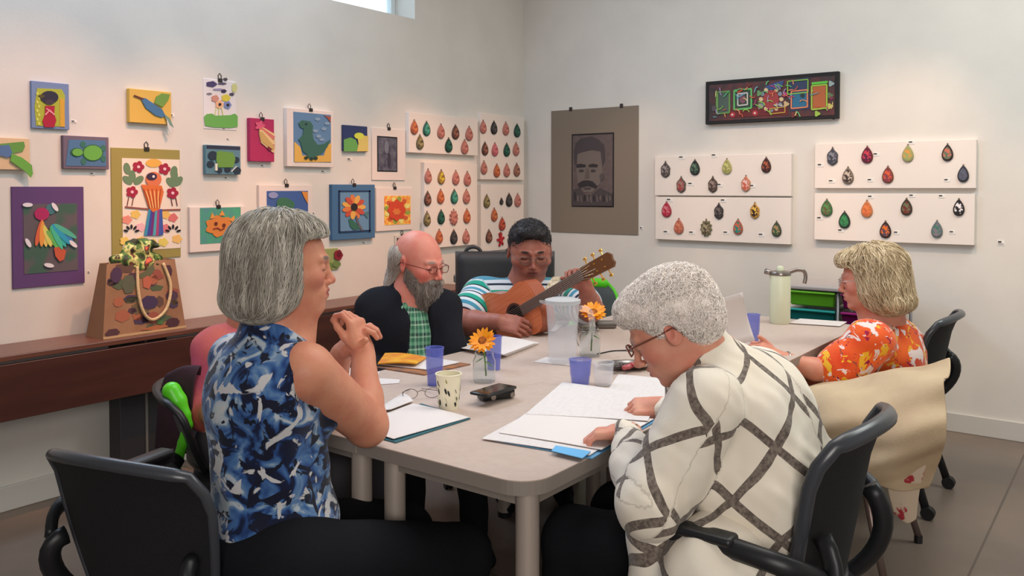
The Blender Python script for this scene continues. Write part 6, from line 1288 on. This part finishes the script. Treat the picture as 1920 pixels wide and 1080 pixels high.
# sunflowers in glass
def sunflower(x, y, rad, h, fx, fy, face, lbl, flbl, vr=.036, vh=.10, bail=False):
    p = tp(x, y, TZ); r = thing('glass_jar', lbl, 'vase', p, 0, 'glass jar vases'); bm = bmesh.new(); vessel(bm, [(vr*.86, 0), (vr, .01), (vr, vh*.72), (vr*.80, vh*.86), (vr*.84, vh)], .002); obj('jar_wall', bm, GLASS, r, smooth=True, sharp=50)
    bm = bmesh.new(); lathe(bm, [(vr*.82, .004), (vr*.95, .012), (vr*.95, vh*.55)], 24, cap0=True, cap1=True); obj('water', bm, WATER, r, smooth=True, sharp=50)
    if bail:
        bm = bmesh.new(); q = -RT; tube(bm, smoothpath([q*vr*.85+Vector((0, 0, vh*.9)), q*vr*1.3+Vector((0, 0, vh*1.1)), q*vr*1.45+Vector((0, 0, vh*.75)), q*vr*1.05+Vector((0, 0, vh*.35))], 6), .0022, n=6)
        tube(bm, [Vector((vr*.86*math.cos(a*.2618), vr*.86*math.sin(a*.2618), vh*.9)) for a in range(25)], .0022, n=6, cap=False); obj('wire_bail', bm, STEEL, r, smooth=True)
    fp = P(fx, fy, (p-CAM).dot(FW)); f = thing('sunflower', flbl, 'flower', fp, 0, 'cut sunflowers'); face = Vector(face).normalized(); up = Vector((0, 0, 1)); e1 = face.cross(up).normalized(); e2 = e1.cross(face)
    st = p+Vector((.01, 0, .02))-fp; bm = bmesh.new(); tube(bm, bez(-face*.006, -face*.03-up*.02, st*.5+Vector((.0, 0, .02)), st), .0032, n=8); stem = obj('stem', bm, mat('green_stem', (96, 124, 66), .6), f, smooth=True)
    for k in range(3):
        q = (st*.35*(1+k*.3)); bm = bmesh.new(); a = k*2.1+.6; d_ = Vector((math.cos(a), math.sin(a), -.5)); s_ = d_.cross(up).normalized(); prism(bm, [q, q+d_*.015+s_*.006, q+d_*.036, q+d_*.015-s_*.006], up*.0008); obj('leaf', bm, mat('green_leaf', (88, 124, 58), .6), stem)
    bm = bmesh.new(); bmesh.ops.create_uvsphere(bm, u_segments=14, v_segments=8, radius=rad*.42); bmesh.ops.scale(bm, verts=bm.verts, vec=(1, 1, 1)); M_ = Matrix((e1, e2, face)).transposed().to_4x4() @ Matrix.Diagonal((1, 1, .4, 1)); bm.transform(M_); obj('flower_centre', bm, mat('flower_centre', (196, 110, 20), .8, c2=(110, 50, 20), scale=60, bump=.6, bscale=300), f, smooth=True)
    for ring, (n_, L_, tilt) in enumerate(((17, 1.0, .12), (15, .86, .42))):
        for k in range(n_):
            a = 2*math.pi*(k+.5*ring)/n_+random.uniform(-.1, .1); t_ = tilt+random.uniform(-.12, .18); d_ = (e1*math.cos(a)+e2*math.sin(a)); s_ = face.cross(d_); o_ = d_*rad*.30+face*rad*(.05+.1*ring); L = rad*L_*random.uniform(.66, .78); tip = d_*math.cos(t_)+face*math.sin(t_)
            bm = bmesh.new(); w_ = rad*.15; pts = [o_-s_*w_*.5, o_+tip*L*.35-s_*w_, o_+tip*L*.75-s_*w_*.7, o_+tip*L, o_+tip*L*.75+s_*w_*.7, o_+tip*L*.35+s_*w_, o_+s_*w_*.5]; prism(bm, pts, face*.0008); obj('petal', bm, mat('sunflower_petal', (246, 168, 16), .55, c2=(236, 136, 10), scale=30), f)
    bm = bmesh.new(); lathe(bm, [(.004, -rad*.36), (rad*.30, -rad*.2), (rad*.40, -rad*.02)], 12, cap0=True); bm.transform(Matrix((e1, e2, face)).transposed().to_4x4()); obj('calyx', bm, mat('green_stem', (96, 124, 66), .6), f, smooth=True)
sunflower(908, 716, .050, .1, 905, 640, (-.75, -.35, .62), 'clear glass jar holding the front sunflower', 'orange-yellow sunflower nearest the phone and paper cup', vr=.040, vh=.105)
sunflower(1106, 668, .056, .1, 1112, 587, (-.45, -.35, .95), 'clear glass jar with wire bail beside the water pitcher', 'orange-yellow sunflower behind the water pitcher', vr=.042, vh=.115, bail=True)
# phone lying on a recorder
p = tp(930, 748, TZ); r = thing('audio_recorder', 'small black recorder under the phone, centre of the near table', 'recorder', p, A-R(60)); bm = bmesh.new(); box(bm, (0, 0, .017), (.115, .05, .030), bev=.006, seg=3); obj('recorder_body', bm, mat('black_gloss', (22, 24, 26), .25), r, smooth=True, sharp=50)
for s in (-1, 1): bm = bmesh.new(); tube(bm, [(.035*s+.01, -.03, .014), (.035*s+.01, -.024, .014)], .009, n=12); obj('microphone_capsule', bm, STEEL, r, smooth=True, sharp=50)
c = [onZ(x, y, TZ+.037) for x, y in ((878, 738), (896, 749), (976, 727), (948, 714))]; ce = sum(c, Vector())/4; ex = ((c[2]-c[1])+(c[3]-c[0])).normalized()
r = thing('smartphone', 'black phone lying flat on the small recorder', 'phone', ce, math.atan2(ex.y, ex.x)); bm = bmesh.new(); box(bm, (0, 0, 0), (.150, .074, .010), bev=.004, seg=3); obj('phone_case', bm, mat('black_gloss', (22, 24, 26), .25), r, smooth=True, sharp=50)
bm = bmesh.new(); box(bm, (0, 0, .0052), (.138, .064, .001)); obj('screen', bm, mat('dark_screen', (30, 32, 30), .08, spec=.8), r)
p = tp(1136, 615, TZ); r = thing('glasses_case', 'small grey oblong case behind the rear sunflower', 'case', p, A-R(88)); bm = bmesh.new(); box(bm, (0, 0, .018), (.10, .06, .034), bev=.012, seg=4); obj('case_shell', bm, mat('grey_case', (112, 104, 98), .4), r, smooth=True, sharp=60); bm = bmesh.new(); box(bm, (0, 0, .019), (.102, .062, .002)); obj('seam', bm, mat('black_plastic', (24, 24, 26), .5), r)
# folded eyeglasses
p = tp(790, 748, TZ); r = thing('eyeglasses', 'thin wire eyeglasses lying behind the paper cup', 'glasses', p, A-R(75)); WIRE = mat('wire_frame', (96, 84, 78), .4, metal=.6)
bm = bmesh.new()
for s in (1, -1):
    tube(bm, [(.036*s+.024*math.cos(a*.314), .0, .018+.016*math.sin(a*.314)) for a in range(21)], .0011, n=5, cap=False)
tube(bm, [(-.012, 0, .024), (0, 0, .028), (.012, 0, .024)], .0011, n=5); obj('frame', bm, WIRE, r)
for s in (1, -1): bm = bmesh.new(); tube(bm, smoothpath([(.062*s, 0, .022), (.05*s, .06, .012), (.02*s, .12, .004)], 4), .0012, n=5); obj('temple', bm, WIRE, r)
# steel tray with red fruit, cable
p = tp(1175, 690, TZ); r = thing('steel_tray', 'oval steel tray by the bent white-haired head', 'tray', p, A-R(85)); bm = bmesh.new(); lathe(bm, [(.05, .001), (.055, .002), (.075, .016), (.083, .018), (.082, .016), (.074, .013), (.052, .004)], 28, cap0=True, cap1=True); bm.transform(Matrix.Diagonal((1.35, .8, 1, 1))); obj('tray_shell', bm, mat('bright_steel', (190, 186, 184), .18, metal=1), r, smooth=True, sharp=60)
for i, (x, y, c, nm, cat, lb) in enumerate(((1190, 684, (170, 30, 44), 'wrapped_candy', 'candy', 'red wrapped candy in the steel tray, largest'), (1178, 688, (196, 80, 84), 'wrapped_candy', 'candy', 'pink wrapped candy in the steel tray'), (1206, 684, (206, 170, 150), 'wrapped_candy', 'candy', 'pale wrapped candy in the steel tray'), (1158, 688, (60, 46, 44), 'wrapped_candy', 'candy', 'dark wrapped candy in the steel tray'))):
    S = SDF(); q = tp(x, y, TZ+.022); S.ell((0, 0, 0), (.018, .012, .010), k=.005); S.cap((-.03, 0, .002), (-.014, 0, 0), .010, .004, k=.005); S.cap((.03, 0, .002), (.014, 0, 0), .010, .004, k=.005); V, F = S.build(.0025, disp=wob(100+i, 160, .0012)); o = mesh_np(nm, V, F, m=paint(c, .35)); o.location = q; tag(o, lb, cat, 'wrapped candies')
bm = bmesh.new(); pts = [tp(x, y, TZ+.003) for x, y in ((1120, 664), (1148, 658), (1180, 656), (1206, 648), (1232, 640), (1262, 636))]; tube(bm, smoothpath(pts, 5), .0026, n=6); o = obj('cable', bm, mat('black_plastic', (24, 24, 26), .5), smooth=True); tag(o, 'thin black cable looping across the table past the rear jar', 'cable')
bm = bmesh.new(); pts = [tp(x, y, TZ+.003) for x, y in ((1170, 657), (1200, 660), (1230, 664), (1262, 668))]; tube(bm, smoothpath(pts, 5), .002, n=6); o = obj('cable', bm, mat('black_plastic', (24, 24, 26), .5), smooth=True); tag(o, 'short black cable branch toward the bent head', 'cable')
# page held by the woman in orange
q = [P(1352, 560, 3.42), P(1392, 548, 3.40), P(1418, 640, 3.42), P(1372, 650, 3.44)]; bm = bmesh.new(); g = []
for i in range(9):
    for j in range(9): u, v = i/8, j/8; p_ = (q[0]*(1-u)+q[1]*u)*(1-v)+(q[3]*(1-u)+q[2]*u)*v+dirw(.03*math.sin(v*2.6), 0, 0); g.append(bm.verts.new(p_))
for i in range(8):
    for j in range(8): a_ = i*9+j; bm.faces.new((g[a_], g[a_+1], g[a_+10], g[a_+9]))
o = obj('held_page', bm, PAPER, smooth=True); md = o.modifiers.new('t', 'SOLIDIFY'); md.thickness = .001; tag(o, 'white page lifted in the hand of the woman in orange', 'paper')
# ================================================================== guitar
sh = P(966, 590, 3.94); nut = P(1090, 516, 3.68); ax = (nut-sh).normalized(); nrm = (-FW*.92+Vector((0, 0, .30))); nrm = (nrm-ax*nrm.dot(ax)).normalized(); lat = nrm.cross(ax)
gs = (nut-sh).length/.475
r = bpy.data.objects.new('acoustic_guitar', None); COL.objects.link(r); r.matrix_world = Matrix(((ax.x, lat.x, nrm.x, sh.x), (ax.y, lat.y, nrm.y, sh.y), (ax.z, lat.z, nrm.z, sh.z), (0, 0, 0, 1))) @ Matrix.Scale(gs, 4); tag(r, 'orange acoustic guitar held across the lap of the man in stripes', 'guitar')
def gw(x):   # half width of the body at x
    pts = [(-.345, 0), (-.335, .075), (-.30, .135), (-.24, .178), (-.18, .190), (-.11, .172), (-.04, .130), (-.005, .122), (.04, .130), (.09, .142), (.13, .132), (.155, .095), (.165, .04), (.167, 0)]
    for (a, b), (c, d) in zip(pts, pts[1:]):
        if a <= x <= c: return b+(d-b)*(x-a)/(c-a)
    return 0
xs = [-.345, -.341, -.33, -.31, -.28, -.24, -.2, -.16, -.12, -.08, -.04, 0, .04, .08, .11, .135, .15, .16, .165, .167]
ol = [(x, gw(x)) for x in xs]+[(x, -gw(x)) for x in xs[::-1][1:-1]]
bm = bmesh.new(); prism(bm, [Vector((x, y, -.10)) for x, y in ol], Vector((0, 0, .099))); obj('guitar_body', bm, mat('guitar_side', (158, 84, 58), .25, spec=.6), r, smooth=True, sharp=40)
bm = bmesh.new(); prism(bm, [Vector((x*.985-.001, y*.985, -.001)) for x, y in ol], Vector((0, 0, .003))); obj('soundboard', bm, mat('guitar_top', (214, 124, 84), .22, c2=(200, 108, 72), scale=6, stretch=(1, 20, 1), spec=.6), r)
for nm, r0, r1, c, z in (('rosette', .050, .060, (90, 50, 40), .0026), ('soundhole', 0, .048, (26, 18, 18), .0028)):
    bm = bmesh.new(); prism(bm, [Vector((r1*math.cos(a*.2618), r1*math.sin(a*.2618), z-.001)) for a in range(24)], Vector((0, 0, .001))); obj(nm, bm, paint(c, .4), r)
DKW = mat('dark_wood', (66, 46, 44), .4); bm = bmesh.new(); box(bm, (-.175, 0, .007), (.028, .15, .010), bev=.003); obj('bridge', bm, DKW, r)
bm = bmesh.new(); box(bm, (.27, 0, .0075), (.43, .052, .010), bev=.002); fb = obj('fretboard', bm, mat('fretboard', (104, 84, 80), .4), r)
bm = bmesh.new()
for k in range(15): box(bm, (.475-.475*(1-2**(-k/9.0))*.9, 0, .0131), (.002, .052, .0014))
fb2 = obj('frets', bm, STEEL, fb)
bm = bmesh.new(); tube(bm, [(.15, 0, -.008), (.30, 0, -.006), (.475, 0, -.004)], [.024, .023, .022], n=12, flat=(1, .75)); obj('neck', bm, mat('guitar_side', (158, 84, 58), .25, spec=.6), r, smooth=True)
bm = bmesh.new(); prism(bm, [Vector((x, y, -.012-(x-.47)*.18)) for x, y in ((.470, -.027), (.49, -.034), (.64, -.038), (.655, -.02), (.65, 0), (.655, .02), (.64, .038), (.49, .034), (.470, .027))], Vector((0, 0, .015))); hs_ = obj('headstock', bm, mat('headstock_wood', (104, 66, 40), .3), r)
GOLD = mat('gold_tuner', (226, 176, 90), .25, metal=.8)
for s in (1, -1):
    for k in range(3):
        x = .515+k*.045; z = -.018-(x-.47)*.18+.007; bm = bmesh.new(); tube(bm, [(x, .034*s, z), (x, .056*s, z-.004)], .0035, n=8); box(bm, (x, .064*s, z-.004), (.020, .014, .010), bev=.004); tube(bm, [(x, .018*s, z+.005), (x, .018*s, z+.018)], .005, n=8); obj('tuning_peg', bm, GOLD, hs_)
for k in range(6):
    y = (k-2.5)*.0082; bm = bmesh.new(); tube(bm, [(-.175, y*1.25, .0145), (.475, y, .0155), (.52+.02*(k % 3), y*1.8, -.004)], .0007, n=4); obj('string', bm, mat('string', (190, 180, 160), .3, metal=.8), r)
